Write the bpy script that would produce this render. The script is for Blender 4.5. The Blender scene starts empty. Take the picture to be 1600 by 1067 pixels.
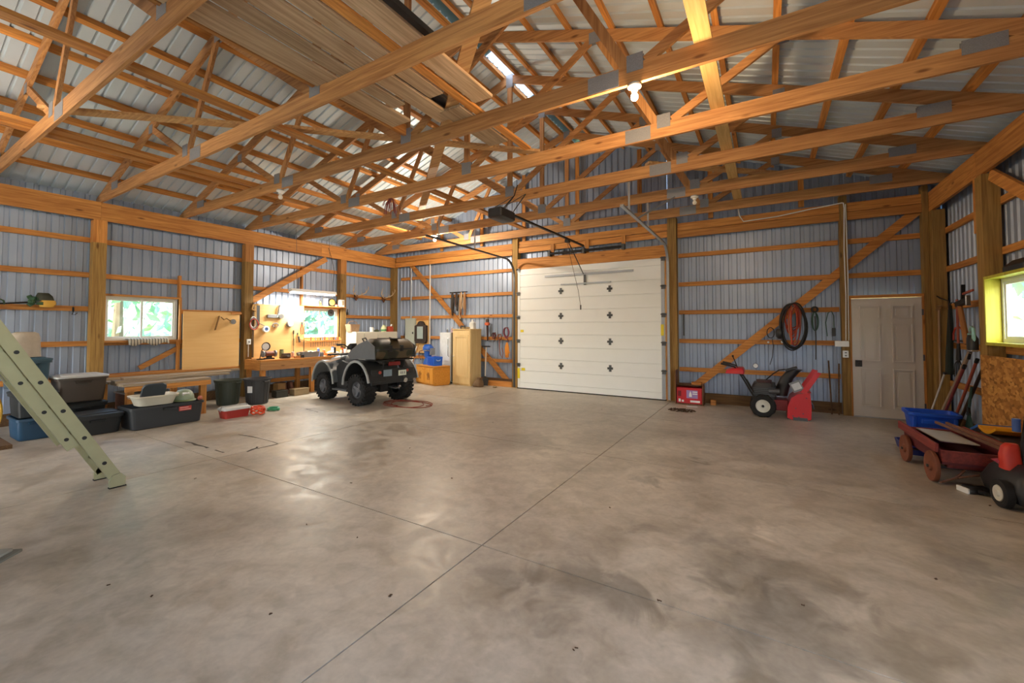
import bpy, math, random
from mathutils import Vector, Matrix, Euler
random.seed(7)
SC = bpy.context.scene
COL = SC.collection
PI = math.pi

# ---------------------------------------------------------------- camera, sky, exposure
FPX, YAW, PITCH, CYP, CAMH = 657.35, math.radians(31.132), math.radians(1.76), 493.53, 1.5247
cam_d = bpy.data.cameras.new('camera')
cam_d.sensor_width = 36.0
cam_d.lens = 36.0 * FPX / 1600
cam_d.shift_y = (CYP - 533.5) / 1600
cam_d.clip_start = 0.05
cam_d.clip_end = 300
cam = bpy.data.objects.new('camera', cam_d)
COL.objects.link(cam)
cam.location = (0, 0, CAMH)
cam.rotation_euler = (PI / 2 + PITCH, 0, YAW)
SC.camera = cam

world = bpy.data.worlds.new('world')
SC.world = world
world.use_nodes = True
wn = world.node_tree.nodes
bgn = wn['Background']
sky = wn.new('ShaderNodeTexSky')
sky.sky_type = 'NISHITA'
sky.sun_disc = False
sky.sun_elevation = math.radians(48)
sky.sun_rotation = math.radians(170)
sky.air_density = 1.2
sky.dust_density = 2.5
world.node_tree.links.new(sky.outputs[0], bgn.inputs[0])
bgn.inputs[1].default_value = 1.7

sun_d = bpy.data.lights.new('sun', 'SUN')
sun_d.energy = 11.0
sun_d.angle = math.radians(1.5)
sun_d.color = (1.0, 0.95, 0.86)
sun = bpy.data.objects.new('sun', sun_d)
COL.objects.link(sun)
sun.rotation_euler = (math.radians(38), 0, math.radians(10))

BULB_W = 110.0
BULB_COL = (1.0, 0.83, 0.64)
TUBE_W = 78.0
SC.view_settings.view_transform = 'Standard'
SC.view_settings.look = 'None'
SC.view_settings.exposure = 0.38
SC.view_settings.gamma = 1.0
SC.view_settings.use_curve_mapping = False

# room measures
XL, XR, YB, ZB, ZT = -10.07, 2.32, 9.37, 3.45, 3.77
MXL, MXR, MYB, MYF = -10.27, 2.52, 9.63, -3.2
CX = -3.875
SL = 0.35
HALF = 5.68
def top_under(x): return 3.95 + SL * (HALF - abs(x - CX))
def roof_under(x): return top_under(x) + 0.148 + 0.066

# ---------------------------------------------------------------- design helpers: a point seen in the photograph, on a known plane
_F = Vector((-math.sin(YAW) * math.cos(PITCH), math.cos(YAW) * math.cos(PITCH), math.sin(PITCH)))
_R = Vector((math.cos(YAW), math.sin(YAW), 0))
_U = _R.cross(_F)
_C = Vector((0, 0, CAMH))
def _ray(x, y): return _F + _R * ((x - 800) / FPX) - _U * ((y - CYP) / FPX)
def onX(x, y, X): d = _ray(x, y); return _C + d * (X / d.x)
def onY(x, y, Y): d = _ray(x, y); return _C + d * (Y / d.y)
def onZ(x, y, Z=0): d = _ray(x, y); return _C + d * ((Z - CAMH) / d.z)

# ---------------------------------------------------------------- materials
def lin(h):
    h = h.lstrip('#')
    o = []
    for i in (0, 2, 4):
        c = int(h[i:i + 2], 16) / 255
        o.append(c / 12.92 if c <= 0.04045 else ((c + 0.055) / 1.055) ** 2.4)
    return (o[0], o[1], o[2], 1)
_mats = {}
def new_mat(name):
    m = bpy.data.materials.new(name)
    m.use_nodes = True
    nt = m.node_tree
    return m, nt, nt.nodes['Principled BSDF'], nt.nodes, nt.links
def plain(name, col, rough=0.5, metal=0.0, var=0.12, scale=12.0, bump=0.0, coat=0.0):
    """a solid colour with faint procedural mottling"""
    if name in _mats: return _mats[name]
    m, nt, b, N, L = new_mat(name)
    tc = N.new('ShaderNodeTexCoord')
    no = N.new('ShaderNodeTexNoise')
    no.inputs['Scale'].default_value = scale
    no.inputs['Detail'].default_value = 5
    L.new(tc.outputs['Object'], no.inputs['Vector'])
    mx = N.new('ShaderNodeMix'); mx.data_type = 'RGBA'
    c = lin(col) if isinstance(col, str) else col
    mx.inputs[6].default_value = tuple(v * (1 - var) for v in c[:3]) + (1,)
    mx.inputs[7].default_value = tuple(min(1, v * (1 + var)) for v in c[:3]) + (1,)
    L.new(no.outputs['Fac'], mx.inputs[0])
    L.new(mx.outputs[2], b.inputs['Base Color'])
    b.inputs['Roughness'].default_value = rough
    b.inputs['Metallic'].default_value = metal
    if coat: b.inputs['Coat Weight'].default_value = coat
    if bump:
        bp = N.new('ShaderNodeBump'); bp.inputs['Strength'].default_value = bump
        bp.inputs['Distance'].default_value = 0.01
        L.new(no.outputs['Fac'], bp.inputs['Height']); L.new(bp.outputs[0], b.inputs['Normal'])
    _mats[name] = m
    return m
def wood(name, light, dark, axis='x', rough=0.65, knots=True, vary=0.22):
    if name in _mats: return _mats[name]
    m, nt, b, N, L = new_mat(name)
    tc = N.new('ShaderNodeTexCoord')
    oi = N.new('ShaderNodeObjectInfo')
    add = N.new('ShaderNodeVectorMath'); add.operation = 'ADD'
    sc = N.new('ShaderNodeVectorMath'); sc.operation = 'SCALE'
    sc.inputs[0].default_value = (37, 23, 51)
    L.new(oi.outputs['Random'], sc.inputs['Scale'])
    L.new(tc.outputs['Object'], add.inputs[0]); L.new(sc.outputs[0], add.inputs[1])
    mp = N.new('ShaderNodeMapping')
    s = {'x': (1.1, 22, 22), 'y': (22, 1.1, 22), 'z': (22, 22, 1.1)}[axis]
    mp.inputs['Scale'].default_value = s
    L.new(add.outputs[0], mp.inputs['Vector'])
    no = N.new('ShaderNodeTexNoise'); no.inputs['Scale'].default_value = 1.6
    no.inputs['Detail'].default_value = 6; no.inputs['Distortion'].default_value = 0.7
    L.new(mp.outputs[0], no.inputs['Vector'])
    cr = N.new('ShaderNodeValToRGB')
    cr.color_ramp.elements[0].position = 0.3; cr.color_ramp.elements[0].color = lin(dark)
    cr.color_ramp.elements[1].position = 0.68; cr.color_ramp.elements[1].color = lin(light)
    L.new(no.outputs['Fac'], cr.inputs[0])
    last = cr.outputs[0]
    if knots:
        mp2 = N.new('ShaderNodeMapping')
        s2 = {'x': (2.2, 7, 7), 'y': (7, 2.2, 7), 'z': (7, 7, 2.2)}[axis]
        mp2.inputs['Scale'].default_value = s2
        L.new(add.outputs[0], mp2.inputs['Vector'])
        vo = N.new('ShaderNodeTexVoronoi'); vo.inputs['Scale'].default_value = 0.8
        L.new(mp2.outputs[0], vo.inputs['Vector'])
        kr = N.new('ShaderNodeValToRGB')
        kr.color_ramp.elements[0].position = 0.05; kr.color_ramp.elements[0].color = (0.3, 0.2, 0.13, 1)
        kr.color_ramp.elements[1].position = 0.13; kr.color_ramp.elements[1].color = (1, 1, 1, 1)
        L.new(vo.outputs['Distance'], kr.inputs[0])
        mu = N.new('ShaderNodeMix'); mu.data_type = 'RGBA'; mu.blend_type = 'MULTIPLY'
        mu.inputs[0].default_value = 0.85
        L.new(last, mu.inputs[6]); L.new(kr.outputs[0], mu.inputs[7])
        last = mu.outputs[2]
    hs = N.new('ShaderNodeHueSaturation')
    mr = N.new('ShaderNodeMapRange')
    mr.inputs['To Min'].default_value = 1 - vary; mr.inputs['To Max'].default_value = 1 + vary
    L.new(oi.outputs['Random'], mr.inputs['Value'])
    L.new(mr.outputs[0], hs.inputs['Value']); L.new(last, hs.inputs['Color'])
    L.new(hs.outputs[0], b.inputs['Base Color'])
    b.inputs['Roughness'].default_value = rough
    bp = N.new('ShaderNodeBump'); bp.inputs['Strength'].default_value = 0.25; bp.inputs['Distance'].default_value = 0.004
    L.new(no.outputs['Fac'], bp.inputs['Height']); L.new(bp.outputs[0], b.inputs['Normal'])
    _mats[name] = m
    return m
def sheet_metal(name, c1, c2, rough, metal):
    m, nt, b, N, L = new_mat(name)
    tc = N.new('ShaderNodeTexCoord')
    no = N.new('ShaderNodeTexNoise'); no.inputs['Scale'].default_value = 0.8; no.inputs['Detail'].default_value = 6
    L.new(tc.outputs['Object'], no.inputs['Vector'])
    cr = N.new('ShaderNodeValToRGB')
    cr.color_ramp.elements[0].position = 0.3; cr.color_ramp.elements[0].color = lin(c1)
    cr.color_ramp.elements[1].position = 0.75; cr.color_ramp.elements[1].color = lin(c2)
    L.new(no.outputs['Fac'], cr.inputs[0])
    oi = N.new('ShaderNodeObjectInfo'); hs = N.new('ShaderNodeHueSaturation')
    mr = N.new('ShaderNodeMapRange'); mr.inputs['To Min'].default_value = 0.9; mr.inputs['To Max'].default_value = 1.08
    L.new(oi.outputs['Random'], mr.inputs['Value']); L.new(mr.outputs[0], hs.inputs['Value'])
    L.new(cr.outputs[0], hs.inputs['Color']); L.new(hs.outputs[0], b.inputs['Base Color'])
    n2 = N.new('ShaderNodeTexNoise'); n2.inputs['Scale'].default_value = 5; n2.inputs['Detail'].default_value = 3
    L.new(tc.outputs['Object'], n2.inputs['Vector'])
    r2 = N.new('ShaderNodeMapRange'); r2.inputs['To Min'].default_value = rough - 0.08; r2.inputs['To Max'].default_value = rough + 0.1
    L.new(n2.outputs['Fac'], r2.inputs['Value']); L.new(r2.outputs[0], b.inputs['Roughness'])
    b.inputs['Metallic'].default_value = metal
    _mats[name] = m
    return m
def emit(name, col, strength):
    m, nt, b, N, L = new_mat(name)
    b.inputs['Base Color'].default_value = (0.8, 0.8, 0.8, 1)
    b.inputs['Emission Color'].default_value = col
    b.inputs['Emission Strength'].default_value = strength
    return m
def glass(name, tint=(0.93, 0.97, 0.96, 1)):
    m, nt, b, N, L = new_mat(name)
    N.remove(b)
    out = N['Material Output']
    tr = N.new('ShaderNodeBsdfTransparent'); tr.inputs[0].default_value = tint
    gl = N.new('ShaderNodeBsdfGlossy'); gl.inputs['Roughness'].default_value = 0.05
    lw = N.new('ShaderNodeLayerWeight'); lw.inputs[0].default_value = 0.5
    pw = N.new('ShaderNodeMath'); pw.operation = 'POWER'; pw.inputs[1].default_value = 4.0
    L.new(lw.outputs['Facing'], pw.inputs[0])
    fr = N.new('ShaderNodeMath'); fr.operation = 'MULTIPLY_ADD'; fr.inputs[1].default_value = 0.45; fr.inputs[2].default_value = 0.03
    L.new(pw.outputs[0], fr.inputs[0])
    mx = N.new('ShaderNodeMixShader')
    L.new(fr.outputs[0], mx.inputs[0]); L.new(tr.outputs[0], mx.inputs[1]); L.new(gl.outputs[0], mx.inputs[2])
    L.new(mx.outputs[0], out.inputs[0])
    return m
def concrete():
    m, nt, b, N, L = new_mat('concrete')
    tc = N.new('ShaderNodeTexCoord')
    def noise(scale, detail=6, dist=0.0):
        n = N.new('ShaderNodeTexNoise'); n.inputs['Scale'].default_value = scale
        n.inputs['Detail'].default_value = detail; n.inputs['Distortion'].default_value = dist
        L.new(tc.outputs['Object'], n.inputs['Vector']); return n
    big, mid, fine = noise(0.7, 9, 0.6), noise(2.8, 12, 1.4), noise(34, 8)
    grit = noise(9, 10, 0.8)
    cr = N.new('ShaderNodeValToRGB')
    e = cr.color_ramp.elements
    e[0].position = 0.28; e[0].color = lin('#9a9184')
    e[1].position = 0.75; e[1].color = lin('#cbc3b4')
    L.new(big.outputs['Fac'], cr.inputs[0])
    cr2 = N.new('ShaderNodeValToRGB')
    e = cr2.color_ramp.elements
    e[0].position = 0.34; e[0].color = (0.79, 0.765, 0.72, 1)
    e[1].position = 0.56; e[1].color = (1, 1, 1, 1)
    L.new(mid.outputs['Fac'], cr2.inputs[0])
    def mul(a, bb, f=1.0):
        x = N.new('ShaderNodeMix'); x.data_type = 'RGBA'; x.blend_type = 'MULTIPLY'; x.inputs[0].default_value = f
        L.new(a, x.inputs[6]); L.new(bb, x.inputs[7]); return x.outputs[2]
    col = mul(cr.outputs[0], cr2.outputs[0])
    fr = N.new('ShaderNodeMapRange'); fr.inputs['To Min'].default_value = 0.86; fr.inputs['To Max'].default_value = 1.12
    L.new(fine.outputs['Fac'], fr.inputs['Value'])
    col = mul(col, fr.outputs[0])
    gr = N.new('ShaderNodeMapRange'); gr.inputs['From Min'].default_value = 0.3; gr.inputs['From Max'].default_value = 0.62; gr.inputs['To Min'].default_value = 0.87; gr.inputs['To Max'].default_value = 1.06
    L.new(grit.outputs['Fac'], gr.inputs['Value'])
    col = mul(col, gr.outputs[0])
    # oil and damp stains on the slab, each where it lies
    wob = N.new('ShaderNodeVectorMath'); wob.operation = 'SCALE'; wob.inputs['Scale'].default_value = 0.75
    L.new(mid.outputs['Color'], wob.inputs[0])
    pos = N.new('ShaderNodeVectorMath'); pos.operation = 'ADD'
    L.new(tc.outputs['Object'], pos.inputs[0]); L.new(wob.outputs[0], pos.inputs[1])
    stains = [(790, 905, .20, .66), (1165, 890, .34, .66), (1225, 945, .22, .6), (1130, 1000, .24, .75), (1100, 900, .12, .75), (1300, 930, .18, .75), (1180, 975, .2, .72), (1330, 1010, .25, .8), (1250, 1030, .25, .75), (850, 970, .16, .8), (1010, 825, .15, .75), (1190, 832, .10, 1.25),
              (980, 935, .2, .6), (900, 905, .22, .65), (820, 690, .5, .75), (1500, 880, .2, .7), (1010, 752, .16, .7), (1085, 720, .12, .65)]
    for px, py, rad, dk in stains:
        p = onZ(px, py)
        dv = N.new('ShaderNodeVectorMath'); dv.operation = 'DISTANCE'
        dv.inputs[1].default_value = (p.x + 0.375, p.y + 0.375, 0.375)
        L.new(pos.outputs[0], dv.inputs[0])
        mr = N.new('ShaderNodeMapRange'); mr.interpolation_type = 'SMOOTHSTEP'
        mr.inputs['From Min'].default_value = rad * 0.45; mr.inputs['From Max'].default_value = rad * 1.35
        mr.inputs['To Min'].default_value = dk; mr.inputs['To Max'].default_value = 1.0
        L.new(dv.outputs['Value'], mr.inputs['Value'])
        col = mul(col, mr.outputs[0])
    L.new(col, b.inputs['Base Color'])
    rr = N.new('ShaderNodeMapRange'); rr.inputs['From Min'].default_value = 0.3; rr.inputs['From Max'].default_value = 0.7
    rr.inputs['To Min'].default_value = 0.30; rr.inputs['To Max'].default_value = 0.55
    L.new(mid.outputs['Fac'], rr.inputs['Value']); L.new(rr.outputs[0], b.inputs['Roughness'])
    bp = N.new('ShaderNodeBump'); bp.inputs['Strength'].default_value = 0.12; bp.inputs['Distance'].default_value = 0.01
    L.new(mid.outputs['Fac'], bp.inputs['Height']); L.new(bp.outputs[0], b.inputs['Normal'])
    return m
def osb_mat():
    m, nt, b, N, L = new_mat('strand_board')
    tc = N.new('ShaderNodeTexCoord'); mp = N.new('ShaderNodeMapping'); mp.inputs['Scale'].default_value = (30, 18, 34)
    L.new(tc.outputs['Object'], mp.inputs[0])
    no = N.new('ShaderNodeTexNoise'); no.inputs['Scale'].default_value = 0.5; L.new(tc.outputs['Object'], no.inputs[0])
    v = N.new('ShaderNodeTexVoronoi'); v.inputs['Scale'].default_value = 0.9; L.new(mp.outputs[0], v.inputs['Vector'])
    cr = N.new('ShaderNodeValToRGB')
    cr.color_ramp.elements[0].color = lin('#8a5a22'); cr.color_ramp.elements[1].color = lin('#d29a4e')
    cr.color_ramp.elements.new(0.5).color = lin('#b47a34')
    sp = N.new('ShaderNodeSeparateColor'); L.new(v.outputs['Color'], sp.inputs[0]); L.new(sp.outputs[0], cr.inputs[0])
    L.new(cr.outputs[0], b.inputs['Base Color']); b.inputs['Roughness'].default_value = 0.7
    return m

WL, WD = '#d2934a', '#a4652a'
WX = wood('lumber_x', WL, WD, 'x'); WY = wood('lumber_y', WL, WD, 'y'); WZ = wood('lumber_z', WL, WD, 'z')
TX = wood('truss_lumber', '#c4915a', '#966438', 'x', vary=0.16)
TZ = wood('truss_lumber_upright', '#c4915a', '#966438', 'z', vary=0.16)
POST = wood('treated_post', '#a88548', '#7f5f30', 'z', rough=0.75)
GREYWOOD = wood('weathered_plank', '#c6aa88', '#9c8060', 'y', rough=0.8, knots=False)
GREYWOODX = wood('weathered_board', '#b9a78e', '#8b7a64', 'y', rough=0.8, knots=True)
PLY = wood('plywood', '#e2ba7c', '#dcb070', 'y', rough=0.6, knots=False, vary=0.06)
DARKWOOD = wood('damp_board', '#6e5132', '#4a3520', 'x', rough=0.8)
YELLOWBOX = wood('yellow_stained_board', '#d2cb46', '#bfb434', 'z', rough=0.5, vary=0.03)
WALLM = sheet_metal('wall_sheet_metal', '#8f9fb8', '#a8b6cc', 0.42, 0.3)
ROOFM = sheet_metal('roof_sheet_metal', '#c4d4de', '#d8e6ee', 0.42, 0.25)
CONC = concrete()
JOINT = plain('joint_filler', '#4a463f', 0.9)
GALV = plain('galvanised_steel', '#aab0b8', 0.4, 0.75, 0.1, 40)
STEEL = plain('dark_steel', '#5a5d60', 0.45, 0.7)
BLACKM = plain('black_metal', '#1d1d1f', 0.5, 0.2)
BLACKP = plain('black_plastic', '#232428', 0.45)
RUBBER = plain('black_rubber', '#1c1c1d', 0.85, bump=0.2)
WHITE = plain('white_paint', '#e9ecec', 0.45, 0, 0.03)
VINYL = plain('white_vinyl', '#e6eae8', 0.4, 0, 0.03)
CHROME = plain('bright_steel', '#c8ccd0', 0.25, 0.9, 0.05)
GLASS = glass('window_glass')
OSB = osb_mat()

# ---------------------------------------------------------------- mesh builder
def rot(ax, a): return Matrix.Rotation(a, 3, ax)
class MB:
    def __init__(s): s.v = []; s.f = []
    def add(s, vs, fs):
        o = len(s.v); s.v += [Vector(p) for p in vs]; s.f += [tuple(i + o for i in f) for f in fs]; return s
    def box(s, c, d, R=None):
        x, y, z = d[0] / 2, d[1] / 2, d[2] / 2
        vs = [Vector((i, j, k)) for i in (-x, x) for j in (-y, y) for k in (-z, z)]
        if R is not None: vs = [R @ p for p in vs]
        c = Vector(c)
        return s.add([p + c for p in vs], [(0, 1, 3, 2), (4, 6, 7, 5), (0, 4, 5, 1), (2, 3, 7, 6), (0, 2, 6, 4), (1, 5, 7, 3)])
    def bx(s, x0, x1, y0, y1, z0, z1): return s.box(((x0 + x1) / 2, (y0 + y1) / 2, (z0 + z1) / 2), (abs(x1 - x0), abs(y1 - y0), abs(z1 - z0)))
    def beam(s, p, q, w, h, up=(0, 0, 1)):
        """board from p to q, w across, h along up"""
        p, q = Vector(p), Vector(q); d = (q - p); L = d.length; d.normalize()
        u = Vector(up); side = d.cross(u).normalized(); u = side.cross(d)
        R = Matrix((d, side, u)).transposed()
        return s.box((p + q) / 2, (L, w, h), R)
    def loft(s, rings, cap0=True, cap1=True, closed=True):
        n = len(rings[0]); o = len(s.v)
        for r in rings: s.v += [Vector(p) for p in r]
        for i in range(len(rings) - 1):
            for j in range(n if closed else n - 1):
                a, b = o + i * n + j, o + i * n + (j + 1) % n
                s.f.append((a, b, b + n, a + n))
        if cap0: s.f.append(tuple(o + j for j in reversed(range(n))))
        if cap1: s.f.append(tuple(o + (len(rings) - 1) * n + j for j in range(n)))
        return s
    def cyl(s, p, q, r, r2=None, n=12, caps=True):
        p, q = Vector(p), Vector(q); r2 = r if r2 is None else r2
        d = (q - p).normalized(); a = d.orthogonal().normalized(); b = d.cross(a)
        ring = lambda c, rr: [c + a * (rr * math.cos(2 * PI * i / n)) + b * (rr * math.sin(2 * PI * i / n)) for i in range(n)]
        return s.loft([ring(p, r), ring(q, r2)], caps, caps)
    def tube(s, pts, r, n=7, closed=False):
        pts = [Vector(p) for p in pts]; m = len(pts); rings = []; prev = None
        for i, p in enumerate(pts):
            if closed: t = pts[(i + 1) % m] - pts[i - 1]
            else: t = pts[min(i + 1, m - 1)] - pts[max(i - 1, 0)]
            if t.length < 1e-9: t = Vector((0, 0, 1))
            t.normalize()
            a = t.orthogonal().normalized() if prev is None else (prev - t * prev.dot(t))
            if a.length < 1e-6: a = t.orthogonal()
            a.normalize(); prev = a; b = t.cross(a)
            rr = r[i] if isinstance(r, (list, tuple)) else r
            rings.append([p + a * (rr * math.cos(2 * PI * k / n)) + b * (rr * math.sin(2 * PI * k / n)) for k in range(n)])
        if closed:
            # align the seam by nearest vertex
            rings.append(rings[0]); return s.loft(rings, False, False)
        return s.loft(rings)
    def lathe(s, prof, n=20, M=None, cap0=False, cap1=False):
        rings = []
        for r, z in prof:
            ring = [Vector((r * math.cos(2 * PI * i / n), r * math.sin(2 * PI * i / n), z)) for i in range(n)]
            if M is not None: ring = [M @ p for p in ring]
            rings.append(ring)
        return s.loft(rings, cap0, cap1)
    def prism(s, poly, z0, z1, M=None):
        a = [Vector((x, y, z0)) for x, y in poly]; b = [Vector((x, y, z1)) for x, y in poly]
        if M is not None: a = [M @ p for p in a]; b = [M @ p for p in b]
        return s.loft([a, b])
    def sphere(s, c, r, n=12, m=8, sc=(1, 1, 1)):
        c = Vector(c); rings = []
        for i in range(m + 1):
            t = PI * i / m; rr = max(math.sin(t), 1e-3)
            rings.append([c + Vector((r * sc[0] * rr * math.cos(2 * PI * k / n), r * sc[1] * rr * math.sin(2 * PI * k / n), -r * sc[2] * math.cos(t))) for k in range(n)])
        return s.loft(rings)
    def rbox(s, rings, cap0=True, cap1=True, k=4):
        """rounded-rectangle rings: (z, cx, cy, w, d, radius)"""
        R = []
        for z, cx, cy, w, d, rad in rings:
            rad = min(rad, w / 2 - 1e-4, d / 2 - 1e-4); ring = []
            for qx, qy, a0 in ((1, 1, 0), (-1, 1, PI / 2), (-1, -1, PI), (1, -1, 1.5 * PI)):
                for i in range(k):
                    a = a0 + PI / 2 * i / (k - 1)
                    ring.append((cx + qx * (w / 2 - rad) + rad * math.cos(a), cy + qy * (d / 2 - rad) + rad * math.sin(a), z))
            R.append(ring)
        return s.loft(R, cap0, cap1)
    def mesh(s, name, m, smooth=True, angle=38):
        me = bpy.data.meshes.new(name)
        me.from_pydata([tuple(p) for p in s.v], [], s.f)
        me.materials.append(m)
        me.update()
        if smooth:
            me.polygons.foreach_set('use_smooth', [True] * len(me.polygons))
            me.set_sharp_from_angle(angle=math.radians(angle))
        return me
    def build(s, name, m, parent=None, smooth=True, bevel=0.0, angle=38):
        o = bpy.data.objects.new(name, s.mesh(name, m, smooth, angle))
        COL.objects.link(o)
        if parent is not None: o.parent = parent
        if bevel:
            bv = o.modifiers.new('edge', 'BEVEL'); bv.width = bevel; bv.segments = 2; bv.limit_method = 'ANGLE'; bv.angle_limit = math.radians(40)
        return o
def tag(o, label, cat, group=None):
    o['label'] = label; o['category'] = cat
    if group: o['group'] = group
    return o
def thing(name, label, cat, loc=(0, 0, 0), rz=0.0, group=None):
    o = bpy.data.objects.new(name, None); COL.objects.link(o)
    o.empty_display_size = 0.1
    o.location = loc; o.rotation_euler = (0, 0, rz)
    return tag(o, label, cat, group)
def structure(name):
    o = bpy.data.objects.new(name, None); COL.objects.link(o); o.empty_display_size = 0.1
    o['kind'] = 'structure'
    return o
def dup(root, loc, rz=None, label=None, group=None):
    r = root.copy(); COL.objects.link(r); r.location = loc
    if rz is not None: r.rotation_euler = (0, 0, rz)
    if label: r['label'] = label
    if group: r['group'] = group
    for ch in list(root.children):
        c = ch.copy(); COL.objects.link(c); c.parent = r
        for g in list(ch.children):
            d = g.copy(); COL.objects.link(d); d.parent = c
    return r
def box_part(name, m, parent, x0, x1, y0, y1, z0, z1, bevel=0.0):
    return MB().bx(x0, x1, y0, y1, z0, z1).build(name, m, parent, smooth=bool(bevel), bevel=bevel)

# ================================================================ STRUCTURE
floor = structure('floor')
box_part('slab_bed', JOINT, floor, -11.0, 3.3, MYF - 0.6, 10.3, -0.35, -0.018)
xs = [-10.6, -5.575, -1.74, 2.9]; ys = [MYF - 0.4, 0.0, 2.47, 4.93, 7.4, 9.95]
for i in range(3):
    for j in range(5):
        g = 0.0045
        box_part('slab', CONC, floor, xs[i] + g, xs[i + 1] - g, ys[j] + g, ys[j + 1] - g, -0.1, 0.0)
def crack(pts, w):
    mb = MB(); P = [onZ(*p) for p in pts]; vs = []; fs = []
    top = []
    for i, p in enumerate(P):
        d = (P[min(i + 1, len(P) - 1)] - P[max(i - 1, 0)]).normalized(); n = Vector((-d.y, d.x, 0))
        ww = w * random.uniform(0.4, 1.3)
        top.append((p - n * ww, p + n * ww))
    for a, b in zip(top[:-1], top[1:]):
        mb.add([a[0] + Vector((0, 0, 0.0015)), a[1] + Vector((0, 0, 0.0015)), b[1] + Vector((0, 0, 0.0015)), b[0] + Vector((0, 0, 0.0015))], [(0, 1, 2, 3)])
    mb.build('crack', JOINT, floor, smooth=False)
crack([(289, 690), (300, 692), (306, 695), (320, 698), (325, 700)], 0.022)
crack([(336, 703), (345, 706), (350, 707)], 0.015)
crack([(386, 706), (395, 702), (401, 700), (402, 698)], 0.028)
crack([(372, 679), (392, 682), (410, 686), (425, 690), (434, 693)], 0.009)
crack([(402, 701), (420, 697), (434, 694)], 0.012)
crack([(478, 639), (490, 642), (497, 644)], 0.008)

def rib_profile(a, b, pitch=0.1524, w0=0.036, w1=0.024, d=0.02):
    pts = [(a, 0.0)]
    k0 = int(math.floor(a / pitch)) - 1
    for k in range(k0, int(b / pitch) + 3):
        c = k * pitch
        for off, dd in ((-w0, 0), (-w1, d), (w1, d), (w0, 0)):
            if a + 1e-4 < c + off < b - 1e-4: pts.append((c + off, dd))
    def at(q):
        r = (q / pitch - math.floor(q / pitch)) * pitch; r = min(r, pitch - r)
        return d if r < w1 else (0 if r > w0 else d * (w0 - r) / (w0 - w1))
    pts[0] = (a, at(a)); pts.append((b, at(b)))
    return pts
def panel_wall(parent, axis, const, out, a0, a1, ztop, openings, mat=WALLM):
    cuts = set([a0, a1]); q = math.ceil(a0 / 0.9144) * 0.9144
    while q < a1: cuts.add(q); q += 0.9144
    for o in openings: cuts.add(o[0]); cuts.add(o[1])
    cuts = sorted(c for c in cuts if a0 <= c <= a1)
    for a, b in zip(cuts[:-1], cuts[1:]):
        if b - a < 0.01: continue
        spans = [(0.0, None)]; mid = (a + b) / 2
        for o in openings:
            if o[0] < mid < o[1]:
                spans = ([(0.0, o[2])] if o[2] > 0.05 else []) + [(o[3], None)]
        for z0, z1 in spans:
            mb = MB(); pr = rib_profile(a, b); bot = []; top = []
            for t, d in pr:
                zt = ztop(t) if z1 is None else z1
                if axis == 'x': bot.append((const + out * d, t, z0)); top.append((const + out * d, t, zt))
                else: bot.append((t, const + out * d, z0)); top.append((t, const + out * d, zt))
            mb.loft([bot, top], False, False, closed=False)
            o = mb.build('metal_panel', mat, parent, smooth=False)
# window openings
W1 = (2.67, 3.78, 1.31, 2.12); W2 = (6.45, 7.5, 1.30, 2.07); W3 = (6.33, 7.43, 1.36, 2.13)
GD = (-5.50, -1.83, 0.0, 3.05); MD = (1.27, 2.21, 0.0, 2.06)
FRONT_GAP = (-9.9, -8.3, 0.0, 2.6)  # unseen front doorway, added and sized for the daylight it admits
wl = structure('wall_left'); wr = structure('wall_right'); wb = structure('wall_back'); wf = structure('wall_front')
eave = lambda t: 3.935
panel_wall(wl, 'x', MXL, -1, MYF, 9.65, eave, [W1, W2])
SIDE_GAP = (-2.9, 0.6, 0.0, 3.2)          # unseen opening in the right wall, added and sized to let daylight in
panel_wall(wr, 'x', MXR, 1, MYF, 9.65, eave, [W3, SIDE_GAP])
gable = lambda t: roof_under(t) + 0.012
panel_wall(wb, 'y', MYB, 1, MXL, MXR, gable, [GD, MD])
panel_wall(wf, 'y', MYF, -1, MXL, MXR, gable, [FRONT_GAP])
# posts, left wall (flush inner face at XL)
PYL = [-2.55, -0.05, 2.48, 5.0, 7.5]
for y in PYL:
    box_part('post', POST, wl, XL - 0.16, XL, y, y + 0.18, 0, ZB - 0.4)
    box_part('post_block', WZ, wl, XL - 0.16, XL, y, y + 0.18, ZB - 0.4, ZB)
box_part('post', POST, wl, XL - 0.16, XL, 9.44, 9.6, 0, ZB)
PYR = [-3.15, 0.65, 2.45, 4.95, 7.45]
for y in PYR:
    box_part('post', POST, wr, XR, XR + 0.16, y, y + 0.2, 0, ZB)
    box_part('post_block', WZ, wr, XR - 0.001, XR + 0.04, y + 0.2, y + 0.26, 2.75, ZB)
box_part('post', POST, wr, XR, XR + 0.16, 9.3, 9.46, 0, ZB)
# eave beams in lengths
def runs(a, b, cuts):
    c = [a] + [q for q in cuts if a < q < b] + [b]
    return list(zip(c[:-1], c[1:]))
for a, b in runs(MYF, 9.62, [0.04, 2.57, 6.9]): box_part('eave_beam', WY, wl, XL - 0.045, XL, a + .001, b - .001, ZB, ZT)
for a, b in runs(MYF, 9.62, [0.04, 2.55, 7.6]): box_part('eave_beam', WY, wr, XR, XR + 0.045, a + .001, b - .001, ZB, ZT)
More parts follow.
